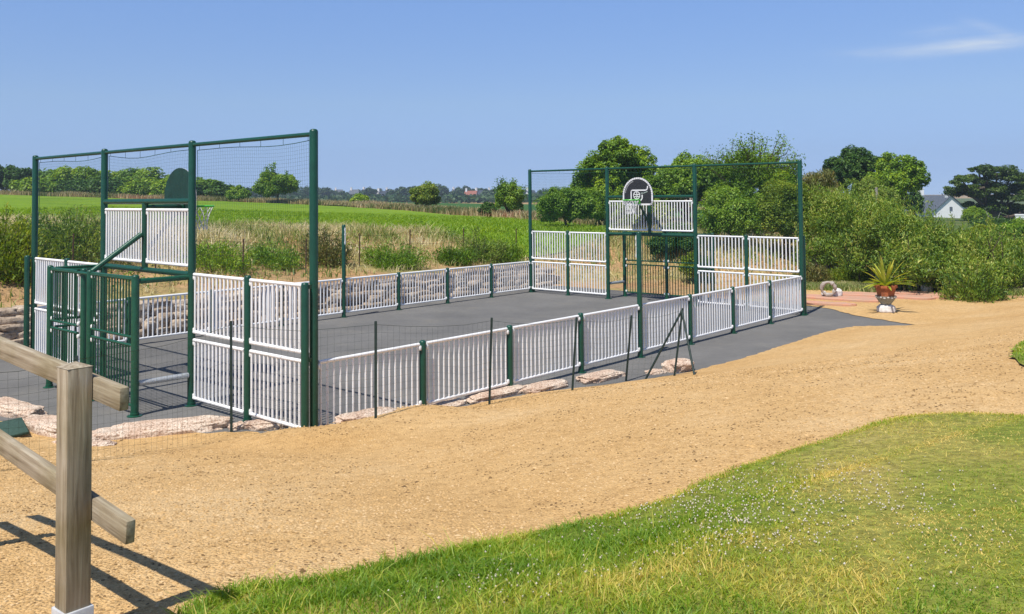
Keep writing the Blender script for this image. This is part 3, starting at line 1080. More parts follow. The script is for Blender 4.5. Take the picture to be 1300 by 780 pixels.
    b.build('lettering', mat('grey lettering', (0.45, 0.45, 0.45), 0.5, 0.05, 9), bd, False)
    # support arm
    b = MB()
    b.tube([(U + si * 0.05, mid - 0.14, 3.0), (ub - si * 0.02, mid - 0.14, 3.0)], 0.03, 10)
    b.tube([(U + si * 0.05, mid + 0.14, 3.0), (ub - si * 0.02, mid + 0.14, 3.0)], 0.03, 10)
    b.tube([(U + si * 0.05, mid, 2.3), (ub - si * 0.03, mid, 2.92)], 0.03, 10)
    b.box((ub - si * 0.03, mid, 2.98), (0.02, 0.4, 0.16))
    b.build('support_arm', GREEN, root, False)
    # ring and its net
    rc = ub + si * 0.36
    zr = 2.99
    b = MB()
    pts = [(rc + 0.225 * math.cos(a), mid + 0.225 * math.sin(a), zr) for a in np.linspace(0, 2 * PI, 37)]
    b.tube(pts, 0.018, 8, cap=False)
    b.box((ub + si * 0.075, mid, zr - 0.01), (0.13, 0.16, 0.03))
    b.box((ub + si * 0.03, mid, zr - 0.05), (0.02, 0.2, 0.12))
    for k in (-1, 1):
        b.tube([(ub + si * 0.03, mid + k * 0.09, zr - 0.02), (rc - si * 0.1, mid + k * 0.2, zr)], 0.012, 6)
    rim = b.build('rim', RIM, root)
    b = MB()
    n = 12
    rad = [0.22, 0.18, 0.145, 0.125, 0.13]
    for i in range(n):
        for s_ in (-1, 1):
            p = []
            for j, r in enumerate(rad):
                a = 2 * PI * (i + s_ * 0.5 * j) / n
                p.append((rc + r * math.cos(a), mid + r * math.sin(a), zr - 0.1 * j))
            b.tube(p, 0.0065, 5, cap=False)
    b.build('hoop_net', HNET, rim)
    return root


def sideline(near):
    v = 0.0 if near else W
    lab = ('low white slat barrier with green posts along the gravel side of the court' if near else
           'low white slat barrier along the stone wall side of the court')
    root = thing('sideline_barrier', lab, 'barrier', (L / 2, v, 0), 'sideline barriers', court=True)
    for i in range(1, 8):
        if i == 4:
            p = post(root, i * WS, v, HT, 0.05, name='net_post')
            b = MB()
            for z in (2.28, 2.16, 1.95):
                b.box((i * WS, v + (0.055 if near else -0.055), z), (0.03, 0.03, 0.05))
            b.tube([(i * WS, v + (0.06 if near else -0.06), 1.9), (i * WS, v + (0.06 if near else -0.06), 2.34)], 0.012, 8)
            b.build('net_hook', CLAMP, p, False)
        else:
            post(root, i * WS, v, HP + 0.02, 0.05)
    for i in range(8):
        panel(root, (i * WS, v), ((i + 1) * WS, v), 0.13, pitch=0.108)
    return root


for nr in (True, False):
    end_fence(nr); goal_cage(nr); hoop(nr); sideline(nr)


# ------------------------------------------------------------------ wire mesh fence on the gravel's rim
def mesh_fence():
    pix = [(-60, 606, 0), (98, 588, 0), (293.8, 549, 0), (477, 532, 0), (621, 515, 0), (726, 497, 0), (794, 484, 0), (855, 478.5, 0)]
    P = [un(a, b) for a, b, _ in pix]
    root = thing('wire_mesh_fence', 'slack green wire mesh fence on thin pickets along the gravel rim', 'fence', tuple(P[3]))
    tips = []
    tops_px = [(-62, 470), (97, 452), (293.3, 407.7), (477, 408), (624, 403.5), (731.5, 403), (801, 400.5), (865.6, 391.5)]
    for p, tp in zip(P, tops_px):
        q = at(tp[0], tp[1], p[1])
        l = (q[0] - p[0], 0.0)
        h = q[2] - p[2]
        b = MB()
        tip = (p[0] + l[0], p[1] + l[1], p[2] + h)
        rr = 0.020
        b.box(((p[0] + tip[0]) / 2, (p[1] + tip[1]) / 2, p[2] + h / 2 - 0.1), (0.034, 0.008, h + 0.2), rot=Matrix(((1, 0, l[0] / h), (0, 1, l[1] / h), (0, 0, 1))))
        b.box(((p[0] + tip[0]) / 2, (p[1] + tip[1]) / 2 + 0.0145, p[2] + h / 2 - 0.1), (0.008, 0.021, h + 0.2), rot=Matrix(((1, 0, l[0] / h), (0, 1, l[1] / h), (0, 0, 1))))
        b.build('picket', TPOST, root, False)
        tips.append(tip)
    a = tips[-1]
    for px, py in ((817, 482), (882.5, 477)):
        q = un(px, py)
        b = MB(); b.tube([(q[0], q[1], q[2] - 0.06), (a[0], a[1], a[2] - 0.04)], 0.018, 6); b.build('stay', TPOST, root)
    b = MB()
    for i in range(len(P) - 1):
        p0, p1, t0, t1 = P[i], P[i + 1], np.array(tips[i]), np.array(tips[i + 1])
        w = np.linalg.norm(p1 - p0)
        top0, top1 = 0.93, 0.93
        def pt(t, k):
            bot = p0 + (p1 - p0) * t
            bot[2] = max(float(hf(bot[0], bot[1])), 0) + 0.02
            tp = t0 + (t1 - t0) * t
            q = bot + (tp - bot) * (k * (0.965 - 0.05 * math.sin(PI * t)))
            return tuple(q)
        for t in np.linspace(0, 1, int(w / 0.10) + 1)[:-1]:
            b.tube([pt(t, 0), pt(t, 1)], 0.0010, 3, cap=False)
        for k in np.linspace(0, 1, 13):
            b.tube([pt(t, k) for t in np.linspace(0, 1, 5)], 0.0010 if k < 1 else 0.0025, 3, cap=False)
    b.build('wire_mesh', WIREG, root)

mesh_fence()


def field_fence():
    pix = [(-35, 385), (92, 348), (197, 344), (308, 350), (388, 347), (456, 337), (520, 330), (588, 326), (655, 322)]
    P = []
    for px, py in pix:
        d = ray(px, py)
        P.append(un(px, py))
    root = thing('field_fence', 'rusty picket and wire fence along the weedy field bank', 'fence', tuple(P[4]))
    tops = []
    for p in P:
        h = 1.0
        b = MB(); b.tube([(p[0], p[1], p[2] - 0.2), (p[0] + 0.02, p[1], p[2] + h)], 0.022, 6); b.build('picket', RUST, root)
        tops.append(np.array([p[0], p[1], p[2]]))
    for hz in (0.55, 0.92):
        b = MB()
        for p, q in zip(tops[:-1], tops[1:]):
            b.tube([p + (q - p) * t + np.array([0, 0, hz - 0.05 * math.sin(PI * t)]) for t in (0, .25, .5, .75, 1)], 0.004, 3, cap=False)
        b.build('wire', RUST, root)

field_fence()


# ------------------------------------------------------------------ timber fence in the foreground
def timber_fence():
    dp = 3.37
    top = at(95, 461, dp)
    gz = float(hf(top[0], top[1])) + 0.012
    # line of the fence from its rails: from far left to the open end
    e_near = at(158, 507, 3.22)
    e_far = at(0, 441, 3.95)
    dr = unit((e_far - e_near)[:2])
    ang = math.atan2(-dr[1], -dr[0])             # along the rails towards the open end
    R = Matrix.Rotation(ang, 3, 'Z')
    root = thing('timber_fence', 'weathered post and rail timber fence with mossy post beside the gravel path', 'fence', (top[0], top[1], gz))
    ax = np.array([math.cos(ang), math.sin(ang)])
    nr = np.array([-ax[1], ax[0]])
    if nr[1] > 0:
        nr = -nr                                 # towards the camera
    pw = 0.095
    for k in (0, 1):
        c = np.array([top[0], top[1]]) - ax * 1.62 * k
        z0 = float(hf(c[0], c[1]))
        pz = top[2] if k == 0 else z0 + (top[2] - gz) + 0.0
        b = MB()
        import bmesh
        h = pz - gz if k == 0 else pz - z0
        b.box((0, 0, h / 2 + 0.05), (pw, pw, h - 0.1 + 0.002), bev=0.006)
        hw = pw / 2 + 0.001                      # weathered, slightly pitched top
        b.add([(-hw, -hw, h - 0.001), (hw, -hw, h - 0.001), (hw, hw, h - 0.001), (-hw, hw, h - 0.001), (-0.012, 0.008, h + 0.016)], [(0, 1, 4), (1, 2, 4), (2, 3, 4), (3, 0, 4)])
        me = b.mesh('post', WOODZ, True)
        o = link('post', me, root)
        o.location = (c[0] - top[0], c[1] - top[1], z0 - gz)
        o.rotation_euler = (0, 0, ang)
        s = MB()
        s.box((0, 0, 0.055), (pw + 0.016, pw + 0.016, 0.15), bev=0.004)
        o2 = link('post_shoe', s.mesh('post_shoe', SHOE), o)
    # rails: on the far face of the posts
    offn = -nr * (pw / 2 + 0.019)
    for (a, c) in (((158, 507), (0, 441)), ((166, 676), (0, 561))):
        p0 = np.array([top[0], top[1]]) + offn + ax * 0.27
        # height from the pixel at the open end
        d = ray(*a)
        # put the end where the ray meets the rail's vertical plane
        t = float(np.dot(np.array([top[0], top[1]]) + offn, nr) / np.dot(d[:2], nr))
        pe = np.array([0, 0, H]) + t * d
        d2 = ray(*c)
        t2 = float(np.dot(np.array([top[0], top[1]]) + offn, nr) / np.dot(d2[:2], nr))
        pf = np.array([0, 0, H]) + t2 * d2
        dirv = unit(pf - pe)
        ln = 2.6
        mid = pe + dirv * ln / 2
        b = MB(); b.box((0, 0, 0), (ln, 0.036, 0.086), bev=0.005)
        o = link('rail', b.mesh('rail', WOODX), root)
        xa = Vector(-dirv).normalized()
        ya = Vector((nr[0], nr[1], 0)).normalized()
        za = xa.cross(ya).normalized()
        if za.z < 0:
            ya = -ya; za = xa.cross(ya)
        ya = za.cross(xa)
        o.rotation_euler = Matrix((xa, ya, za)).transposed().to_euler()
        o.location = (mid[0] - top[0], mid[1] - top[1], mid[2] - gz)

timber_fence()


# ------------------------------------------------------------------ rocks and the stone wall
def rock_mesh(size, seed, m, sub=4, rough=0.22, ex=0.72):
    import bmesh
    from mathutils import noise
    bm = bmesh.new()
    bmesh.ops.create_icosphere(bm, subdivisions=sub, radius=1.0)
    for v in bm.verts:
        p = v.co.copy()
        # squarish: push to a superellipsoid
        q = Vector([math.copysign(abs(c) ** ex, c) for c in p])
        n = noise.fractal(p * 1.4 + Vector((seed * 3.1, seed, 0)), 1.0, 2.0, 4)
        n2 = noise.fractal(p * 4.0 + Vector((seed, 7.7, 0)), 1.0, 2.0, 4)
        q *= 1 + rough * n + rough * 0.35 * n2
        v.co = Vector((q.x * size[0] / 2, q.y * size[1] / 2, q.z * size[2] / 2))
    me = bpy.data.meshes.new('rock')
    bm.to_mesh(me)
    bm.free()
    me.materials.append(m)
    me.polygons.foreach_set('use_smooth', [True] * len(me.polygons))
    return me


def rock(px, py, size, ang, label, seed, m=ROCK, name='rock', dz=0.0, group='rocks along the asphalt edge', cat='rock', world=None):
    p = un(px, py) if world is None else world
    o = link(name, rock_mesh(size, seed, m, 5 if m is ROCK else 4, 0.20, 0.62))
    o.location = (p[0], p[1], max(p[2], 0.0) + dz)
    o.rotation_euler = (0.0, 0.0, ang)
    tag(o, label, cat, group)
    return o


rock(212, 548, (1.75, 0.50, 0.30), 0.40, 'longest pale pink rock in front of the goal cage opening', 1, dz=-0.02)
rock(66, 547, (1.25, 0.42, 0.27), -0.62, 'pink speckled rock behind the mossy timber post beside the dark mat', 2, dz=0.02)
rock(16, 524, (1.35, 0.42, 0.27), -0.55, 'pinkish rock at the edge of the asphalt above the dark green mat', 3, dz=0.02)
rock(100, 562, (0.62, 0.34, 0.16), -0.1, 'low pale slab of rock just left of the timber post', 4, dz=0.0)
rock(127, 567, (0.34, 0.24, 0.12), 0.2, 'small pale rock just right of the timber post', 5, dz=0.0)
rock(337, 542, (0.55, 0.36, 0.14), 0.2, 'flat pale rock under the near corner panels', 6, dz=0.02)
rock(302, 544, (0.24, 0.2, 0.14), 0.5, 'small brown rock at the foot of a fence picket', 7, dz=0.0)
rock(468, 529, (0.8, 0.36, 0.14), 0.7, 'half buried sandy rock under the first sideline panel', 8, dz=0.0)
rock(560, 516, (0.9, 0.36, 0.13), 0.75, 'half buried ochre rock under the second sideline panel', 9, dz=0.0)
rock(630, 503, (1.25, 0.40, 0.16), 0.8, 'long pale rock lying below the second and third sideline panels', 10, dz=0.02)
rock(690, 494, (1.0, 0.40, 0.14), 0.8, 'pale flat rock beneath the third sideline panel', 11, dz=0.02)
rock(762, 481, (1.0, 0.42, 0.16), 0.8, 'long sandy rock beside the fourth sideline panel', 12, dz=0.02)
rock(832, 474, (0.35, 0.24, 0.12), 0.5, 'little flat rock by the left foot of the fence stay', 14, dz=0.0)
rock(861, 470, (0.55, 0.42, 0.27), 0.7, 'rounded brown rock between the feet of the fence stays', 13, dz=0.05)

def stone_wall():
    root = thing('stone_wall', 'rough grey brown drystone wall holding the earth bank beside the court', 'wall', w_of(8, 10.4, 0))
    of = OFF[root.name]
    V, Fc, k = [], [], 0
    g = np.random.default_rng(21)
    lib = []
    for s in range(10):
        me = rock_mesh((1, 1, 1), 40 + s, WALLST, 3, 0.22, 0.5)
        vs = np.array([v.co[:] for v in me.vertices])
        fs = np.array([p.vertices[:] for p in me.polygons])
        lib.append((vs, fs))
        bpy.data.meshes.remove(me)
    u0, u1 = -9.0, 17.0
    for row in range(6):
        u = u0
        while u < u1:
            lw = 0.30 + 0.75 * g.random() ** 1.5
            hh = 0.12 + 0.07 * g.random()
            if row == 5 and u > 1.0:
                break
            vs, fs = lib[g.integers(0, 10)]
            a = g.normal() * 0.12
            q = vs * np.array([lw * 1.12, 0.5, hh * 1.35])
            q = np.stack([q[:, 0] * math.cos(a) - q[:, 1] * math.sin(a), q[:, 0] * math.sin(a) + q[:, 1] * math.cos(a), q[:, 2]], 1)
            vv = 10.30 + row * 0.06 + 0.05 * g.normal()
            q = q + np.array([u + lw / 2, vv, 0.06 + row * 0.148 + 0.015 * g.normal()])
            x, y, _ = w_of(q[:, 0], q[:, 1])
            V.append(np.stack([x, y, q[:, 2]], 1))
            Fc.append(fs + k)
            k += len(vs)
            u += lw
    V, Fc = np.concatenate(V), np.concatenate(Fc)
    me = fmesh('stonework', V, Fc.ravel(), np.full(len(Fc), 3), WALLST, smooth=True, off=of)
    link('stonework', me, root)

stone_wall()

# green mat at the lower left
def rubber_mat():
    c = un(14, 551)
    b = MB(); b.box((0, 0, 0.02), (0.72, 0.34, 0.04), bev=0.01)
    o = link('rubber_mat', b.mesh('rubber_mat', MATG))
    p1, p2 = un(0, 535), un(45, 556)
    o.location = (c[0], c[1], c[2] + 0.05)
    o.rotation_euler = (0.10, 0.06, -0.95)
    tag(o, 'dark green rubber mat lying among the pink rocks', 'mat')

rubber_mat()

# ------------------------------------------------------------------ pot, bowl, stones and paving by the hedge
def pot_group():
    p = un(1125, 397)
    sc = p[1] / F * 1.0                          # metres per photo pixel there
    gz = p[2]
    # white block
    o = link('stone_block', rock_mesh((0.46, 0.36, 0.26), 61, WHITEST, 4, 0.10))
    o.location = (p[0], p[1], gz + 0.09)
    tag(o, 'white stone block under the patterned bowl', 'stone')
    z = gz + 0.19
    t = thing('stone_bowl', 'dark patterned stone bowl carrying the terracotta pot', 'bowl', (p[0], p[1], z))
    b = MB()
    b.lathe([(0.09, 0.0), (0.11, 0.01), (0.13, 0.04), (0.20, 0.13), (0.255, 0.22), (0.265, 0.25), (0.24, 0.25), (0.18, 0.21)], (p[0], p[1], z), 28)
    b.build('bowl', GREYST, t)
    b = MB()
    for i in range(18):                          # chequered white band
        a = 2 * PI * i / 18
        b.box((p[0] + 0.257 * math.cos(a), p[1] + 0.257 * math.sin(a), z + 0.212 + 0.016 * (i % 2)), (0.014, 0.05, 0.028), rot=Matrix.Rotation(a, 3, 'Z'))
    b.build('band', WHITEST, t, False)
    z2 = z + 0.212
    t = thing('flower_pot', 'orange terracotta pot standing in the stone bowl', 'flower pot', (p[0], p[1], z2))
    b = MB()
    b.lathe([(0.17, 0.0), (0.20, 0.015), (0.245, 0.23), (0.245, 0.245), (0.285, 0.25), (0.29, 0.31), (0.27, 0.315), (0.25, 0.27)], (p[0], p[1], z2), 32)
    b.build('body', TERRA, t)
    # agave-like rosette
    zt = z2 + 0.27
    t = thing('potted_palm', 'yellow green spiky leaved plant growing in the terracotta pot', 'plant', (p[0], p[1], zt))
    g = np.random.default_rng(8)
    lm = leaf_mat('yellow green strap leaf', [(0.1300, 0.2295, 0.0200), (0.2860, 0.3645, 0.0350), (0.4680, 0.4860, 0.0600), (0.5850, 0.5400, 0.1000)], 0.3)
    V, Fq, R = [], [], []
    for i in range(34):
        a = g.random() * 2 * PI
        el = math.radians(16 + 66 * g.random())
        ln = 0.62 + 0.40 * g.random()
        wd = 0.075 + 0.04 * g.random()
        o0 = len(V)
        sd = np.array([-math.sin(a), math.cos(a), 0])
        for s in range(7):
            q = s / 6
            r = ln * q * math.cos(el) * (1 + 0.1 * q)
            zz = ln * q * math.sin(el) - 0.42 * ln * q * q * math.cos(el)
            c = np.array([p[0] + r * math.cos(a), p[1] + r * math.sin(a), zt + zz])
            ww = wd * (0.55 + 1.2 * q) * (1 - q) ** 0.6 if q < 1 else 0.004
            V += [c - sd * ww / 2, c + np.array([0, 0, -0.25 * ww]), c + sd * ww / 2]
            if s:
                k = o0 + 3 * s
                Fq += [(k - 3, k - 2, k + 1, k), (k - 2, k - 1, k + 2, k + 1)]
                R += [min(1, max(0, 0.35 + 0.4 * (el / 1.4) + 0.15 * g.normal()))] * 2
    Fq = np.array(Fq)
    link('fronds', fmesh('fronds', np.array(V), Fq.ravel(), np.full(len(Fq), 4), lm, R, True, OFF[t.name]), t)

pot_group()


def slab(px, py, lx, ly, ang, label, seed):
    p = un(px, py)
    g = np.random.default_rng(seed)
    n = 26
    b = MB()
    ring = []
    for i in range(n):
        a = 2 * PI * i / n
        r = (abs(math.cos(a)) ** 4 + abs(math.sin(a)) ** 4) ** -0.25
        r *= 1 + 0.05 * g.normal()
        ring.append((r * math.cos(a) * lx / 2, r * math.sin(a) * ly / 2))
    vs = [(x, y, -0.05) for x, y in ring] + [(x, y, 0.06) for x, y in ring] + [(x * 0.965, y * 0.95, 0.075 + 0.004 * g.normal()) for x, y in ring]
    fs = [(i, (i + 1) % n, n + (i + 1) % n, n + i) for i in range(n)] + [(n + i, n + (i + 1) % n, 2 * n + (i + 1) % n, 2 * n + i) for i in range(n)] + [tuple(range(2 * n, 3 * n))]
    b.add(vs, fs)
    o = link('paving_slab', b.mesh('paving_slab', SLAB, False))
    o.location = (p[0], p[1], p[2])
    o.rotation_euler = (0, 0, ang)
    tag(o, label, 'paving slab', 'reddish slabs laid by the hedge')


slab(1040, 387, 1.9, 0.42, -0.50, 'narrow reddish slab with curled edge nearest the end of the barrier', 1)
slab(1078, 381, 1.9, 1.0, -0.55, 'broad pinkish slab left of the terracotta pot under the stone ring', 2)
slab(1098, 376, 1.6, 0.8, -0.5, 'greyish pink slab behind the terracotta pot by the grass verge', 6)
slab(1152, 379, 1.4, 0.7, -0.6, 'pinkish slab directly right of the terracotta pot', 3)
slab(1166, 374.5, 1.5, 0.7, -0.5, 'reddish slab beside the small white boulder', 4)
slab(1205, 379, 1.4, 0.75, -0.4, 'reddish slab furthest right along the hedge foot', 5)
slab(1040, 379, 1.4, 0.8, -0.5, 'orange pink slab between the court corner and the stone ring', 7)

# stone ring
def ring():
    p = un(1052, 380)
    t = thing('stone_ring', 'weathered pale ring of stone standing on edge on the slabs', 'stone ring', tuple(p))
    b = MB()
    pts, rs = [], []
    g = np.random.default_rng(2)
    r = 0.19
    dx, dy = 0.95, -0.3
    for i in range(29):
        a = 2 * PI * i / 28
        pts.append((p[0] + r * math.cos(a) * dx, p[1] + r * math.cos(a) * dy, p[2] + 0.07 + 0.05 + r + r * math.sin(a)))
        rs.append(0.05 + 0.018 * math.sin(3 * a) + 0.008 * g.normal() * (0 < i < 28))
    b.tube(pts, rs, 10, cap=False)
    b.build('ring', RINGST, t)

ring()
rock(1063, 379, (0.26, 0.22, 0.28), 0.3, 'white grey stone leaning against the stone ring', 71, WHITEST, 'stone', 0.15, None, 'stone')
rock(1046, 378.5, (0.13, 0.12, 0.12), 0.3, 'small white stone inside the stone ring', 72, WHITEST, 'stone', 0.14, None, 'stone')
rock(1177, 371.5, (0.34, 0.28, 0.28), 0.3, 'white boulder at the foot of the hedge behind the slabs', 73, WHITEST, 'stone', 0.14, None, 'stone')
rock(1140, 362, (0.26, 0.22, 0.26), 0.3, 'pale stone under the hedge just behind the potted plant', 74, WHITEST, 'stone', 0.12, None, 'stone')

# ------------------------------------------------------------------ vegetation
OAK = leaf_mat('oak leaf green', [(0.0551, 0.1312, 0.0079), (0.1225, 0.2385, 0.0119), (0.2143, 0.3578, 0.0178), (0.3522, 0.4651, 0.0297)], 0.30)
MIDG = leaf_mat('mid green leaf', [(0.0569, 0.1390, 0.0110), (0.1177, 0.2408, 0.0176), (0.1929, 0.3334, 0.0264), (0.3248, 0.4445, 0.0495)], 0.32)
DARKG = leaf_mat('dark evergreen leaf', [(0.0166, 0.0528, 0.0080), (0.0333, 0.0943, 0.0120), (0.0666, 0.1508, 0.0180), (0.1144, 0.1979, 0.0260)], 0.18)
PINEG = leaf_mat('cypress needle green', [(0.0148, 0.0420, 0.0048), (0.0326, 0.0771, 0.0067), (0.0739, 0.1332, 0.0106), (0.1257, 0.1822, 0.0168)], 0.15)
HEDGEG = leaf_mat('hedge leaf', [(0.0403, 0.0957, 0.0110), (0.1023, 0.1958, 0.0176), (0.1783, 0.2900, 0.0286), (0.2945, 0.3842, 0.0528), (0.5270, 0.5220, 0.1210)], 0.32, clump=0.9)
REEDG = leaf_mat('olive reed', [(0.0700, 0.0975, 0.0200), (0.1400, 0.1625, 0.0350), (0.2380, 0.2210, 0.0600), (0.3640, 0.2730, 0.0900)], 0.3)
YELG = leaf_mat('yellow green leaf', [(0.0653, 0.1294, 0.0100), (0.1387, 0.2282, 0.0160), (0.2448, 0.3271, 0.0280), (0.4243, 0.4412, 0.0600)], 0.35)
STRAW = leaf_mat('weed and straw', [(0.075, 0.150, 0.022), (0.20, 0.285, 0.050), (0.46, 0.43, 0.17), (0.66, 0.58, 0.31), (0.72, 0.65, 0.42)], 0.35, clump=0.35)
RUSTW = leaf_mat('rusty dock and straw', [(0.09, 0.14, 0.03), (0.22, 0.22, 0.075), (0.42, 0.35, 0.16), (0.55, 0.46, 0.26), (0.34, 0.17, 0.08)], 0.3, clump=0.2)
GORSEG = leaf_mat('blue green willow leaf', [(0.0621, 0.1362, 0.0160), (0.1346, 0.2269, 0.0300), (0.2277, 0.3174, 0.0500), (0.3726, 0.4173, 0.0900)], 0.35)


def gp(px, dist):
    d = ray(px, 260)
    x = d[0] / d[1] * dist
    return (x, dist, float(hf(x, dist)))


def ztop(px, py, dist):
    return at(px, py, dist)[2]


def shrub(name, label, cat, px, dist, wpx, ytop, m, seed, n, leaf, aspect=0.45, ybot=None, group=None, lumps=16, kind='round', twigs=0, upright=False, depth=0.8, trunk=0.08, lr=(0.3, 0.5)):
    if dist < 110:
        leaf, n = leaf * 0.74, int(n * 1.7)
        lumps, lr = int(lumps * 1.9), (lr[0] * 0.66, lr[1] * 0.74)
    b = gp(px, dist)
    sc = dist / F
    rx = wpx * sc / 2
    zt = ztop(px, ytop, dist)
    h = zt - b[2]
    g = np.random.default_rng(seed + 900)
    if kind == 'round':                          # foliage to the ground
        bl = [(0, 0, h * 0.52, rx * 0.82, rx * depth * 0.82, h * 0.50)]
        for i in range(3):
            a = g.random() * 6.28
            bl.append((rx * 0.45 * math.cos(a), rx * 0.45 * depth * math.sin(a), h * (0.35 + 0.25 * g.random()), rx * 0.55, rx * 0.55 * depth, h * 0.34))
    else:                                        # crown on a trunk
        c0 = h * 0.28 if ybot is None else ztop(px, ybot, dist) - b[2]
        ch = h - c0
        bl = [(0, 0, c0 + ch * 0.55, rx * 0.72, rx * depth * 0.72, ch * 0.46)]
        for i in range(6):
            a = 6.28 * i / 6 + g.random()
            q = 0.5 + 0.15 * g.random()
            bl.append((rx * q * math.cos(a), rx * q * depth * math.sin(a), c0 + ch * (0.32 + 0.36 * g.random()), rx * (1 - q) * 1.0, rx * (1 - q) * depth, ch * 0.27))
    return tree(name, label, cat, b, bl, n, leaf, aspect, m, seed, group, trunk, lumps, 1.0, lr, twigs, 0.8, upright)


# trees behind the far goal
ob = gp(781, 50)
os_ = 50 / F
def oz(y): return ztop(781, y, 50) - ob[2]
tree('broadleaf_tree', 'broad round oak rising behind the far hoop', 'tree', ob,
     [((px - 781) * os_, dy, oz(py), rx * os_, rx * os_ * 0.9, rz * os_) for px, py, rx, rz, dy in
      ((781, 212, 40, 34, 0), (752, 222, 26, 26, -0.4), (810, 216, 24, 28, -0.3), (784, 196, 28, 20, -0.3), (742, 238, 18, 16, 0.2), (818, 236, 20, 18, 0.2), (776, 238, 30, 20, -0.8))],
     48000, 0.14, 0.6, OAK, 1, None, 0.2, 46, 1.0, (0.16, 0.30))
shrub('broadleaf_tree', 'lower bushy tree to the right of the round oak', 'tree', 872, 46, 110, 193, MIDG, 2, 22000, 0.18, 0.55, ybot=285, kind='crown', trunk=0.16, lumps=20, lr=(0.25, 0.42))
shrub('shrub', 'rounded olive green shrub left of the far hoop behind the net', 'shrub', 722, 43, 92, 236, MIDG, 3, 16000, 0.15, 0.5, lumps=18)
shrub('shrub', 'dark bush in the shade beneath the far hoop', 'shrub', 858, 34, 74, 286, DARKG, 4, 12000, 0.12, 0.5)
shrub('shrub', 'mid green bush behind the far goal mouth', 'shrub', 812, 40, 84, 252, YELG, 5, 13000, 0.14, 0.5)
shrub('thorn_tree', 'spiky topped thorn tree with bare twigs above the far net', 'tree', 962, 37, 120, 186, OAK, 6, 30000, 0.13, 0.45, lumps=24, twigs=120, trunk=0.14, lr=(0.22, 0.38))
shrub('shrub', 'tall green bush filling the right bay of the far net', 'shrub', 930, 35, 100, 232, MIDG, 7, 20000, 0.12, 0.5, lumps=22)
shrub('shrub', 'leafy bush behind the right corner of the far net', 'shrub', 996, 34, 80, 226, YELG, 8, 16000, 0.12, 0.45, lumps=20)
shrub('reed_bush', 'brownish olive reeds at the left end of the hedge', 'shrub', 1042, 36, 70, 212, REEDG, 9, 18000, 0.26, 0.14, lumps=22, upright=True)
shrub('shrub', 'low grassy bush at the bank right of the far hoop', 'shrub', 885, 31, 60, 322, YELG, 29, 5000, 0.12, 0.3)
shrub('shrub', 'dark green bush filling the gap under the round oak', 'shrub', 764, 46, 60, 238, OAK, 44, 9000, 0.16, 0.5)
shrub('shrub', 'mid green bush between the round oak and the lower bushy tree', 'shrub', 836, 44, 56, 214, OAK, 45, 10000, 0.16, 0.5)
# tree pair on the right
shrub('evergreen_tree', 'dark round headed evergreen above the hedge left of the house', 'tree', 1084, 64, 84, 187, DARKG, 10, 22000, 0.24, 0.5, ybot=262, kind='crown', trunk=0.2, lumps=22, lr=(0.24, 0.4))
shrub('evergreen_tree', 'brighter green dome shaped tree nearest the house', 'tree', 1136, 60, 88, 190, OAK, 11, 24000, 0.22, 0.5, ybot=275, kind='crown', trunk=0.2, lumps=24, lr=(0.22, 0.38))
shrub('shrub', 'blue green bush below the tree pair', 'shrub', 1098, 50, 96, 226, GORSEG, 12, 14000, 0.16, 0.45)
shrub('shrub', 'small bush beside the left gable end of the slate roofed house', 'shrub', 1160, 90, 26, 240, DARKG, 13, 5000, 0.28, 0.5)


for i_, (px, d, w_, yt, m_, lab) in enumerate([
        (1246, 52, 44, 288, YELG, 'yellow green bush behind the hedge under the house gable'),
        (1284, 48, 70, 288, MIDG, 'mid green bush behind the hedge below the cypress'),
        (1310, 60, 80, 280, OAK, 'dark green bush at the right edge below the cypress'),
        (1240, 88, 40, 264, OAK, 'rounded green bush between the house gable and the cypress'),
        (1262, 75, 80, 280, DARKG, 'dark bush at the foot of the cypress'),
        (1340, 45, 90, 288, MIDG, 'green bush past the right edge behind the hedge')]):
    shrub('shrub', lab, 'shrub', px, d, w_, yt, m_, 300 + i_, 9000, 0.18, 0.45)


def cypress():
    b = gp(1262, 100)
    sc = 100 / F
    g = np.random.default_rng(31)
    bl = []
    for (px, py, w, h) in ((1262, 220, 62, 20), (1236, 230, 62, 16), (1288, 228, 66, 20), (1214, 240, 46, 14), (1256, 242, 84, 20), (1292, 250, 66, 22), (1258, 256, 52, 20), (1272, 268, 78, 22), (1264, 282, 54, 22), (1294, 286, 60, 22), (1238, 246, 30, 13), (1314, 238, 64, 22), (1326, 264, 64, 26), (1276, 296, 70, 22), (1246, 216, 28, 10), (1206, 231, 24, 9), (1310, 276, 60, 30)):
        p = at(px, py, 100)
        bl.append((p[0] - b[0], g.normal() * 1.6, p[2] - b[2], w * sc / 2, w * sc / 2 * 0.9, h * sc / 2 * 0.95))
    tree('cypress_tree', 'dark flat topped cypress with layered boughs right of the house', 'tree', b, bl, 60000, 0.30, 0.32, PINEG, 32, None, 0.35, 14, 0.42, (0.26, 0.44))

cypress()

# dead pale branches in front of the cypress
def dead_tree():
    b = gp(1262, 80)
    t = thing('dead_tree', 'bleached dead branches in front of the dark cypress', 'tree', b)
    g = np.random.default_rng(12)
    m = MB()
    top = at(1262, 276, 80)
    limb(m, (b[0], b[1], b[2] - 0.2), top, 0.12, 0.05, g, 6, 0.04)
    for (px, py) in ((1252, 268), (1256, 274), (1270, 270), (1274, 280), (1246, 282)):
        limb(m, at(1262, 290, 80), at(px, py, 80), 0.06, 0.02, g, 5, 0.08)
    m.build('branches', DEADW, t)

dead_tree()


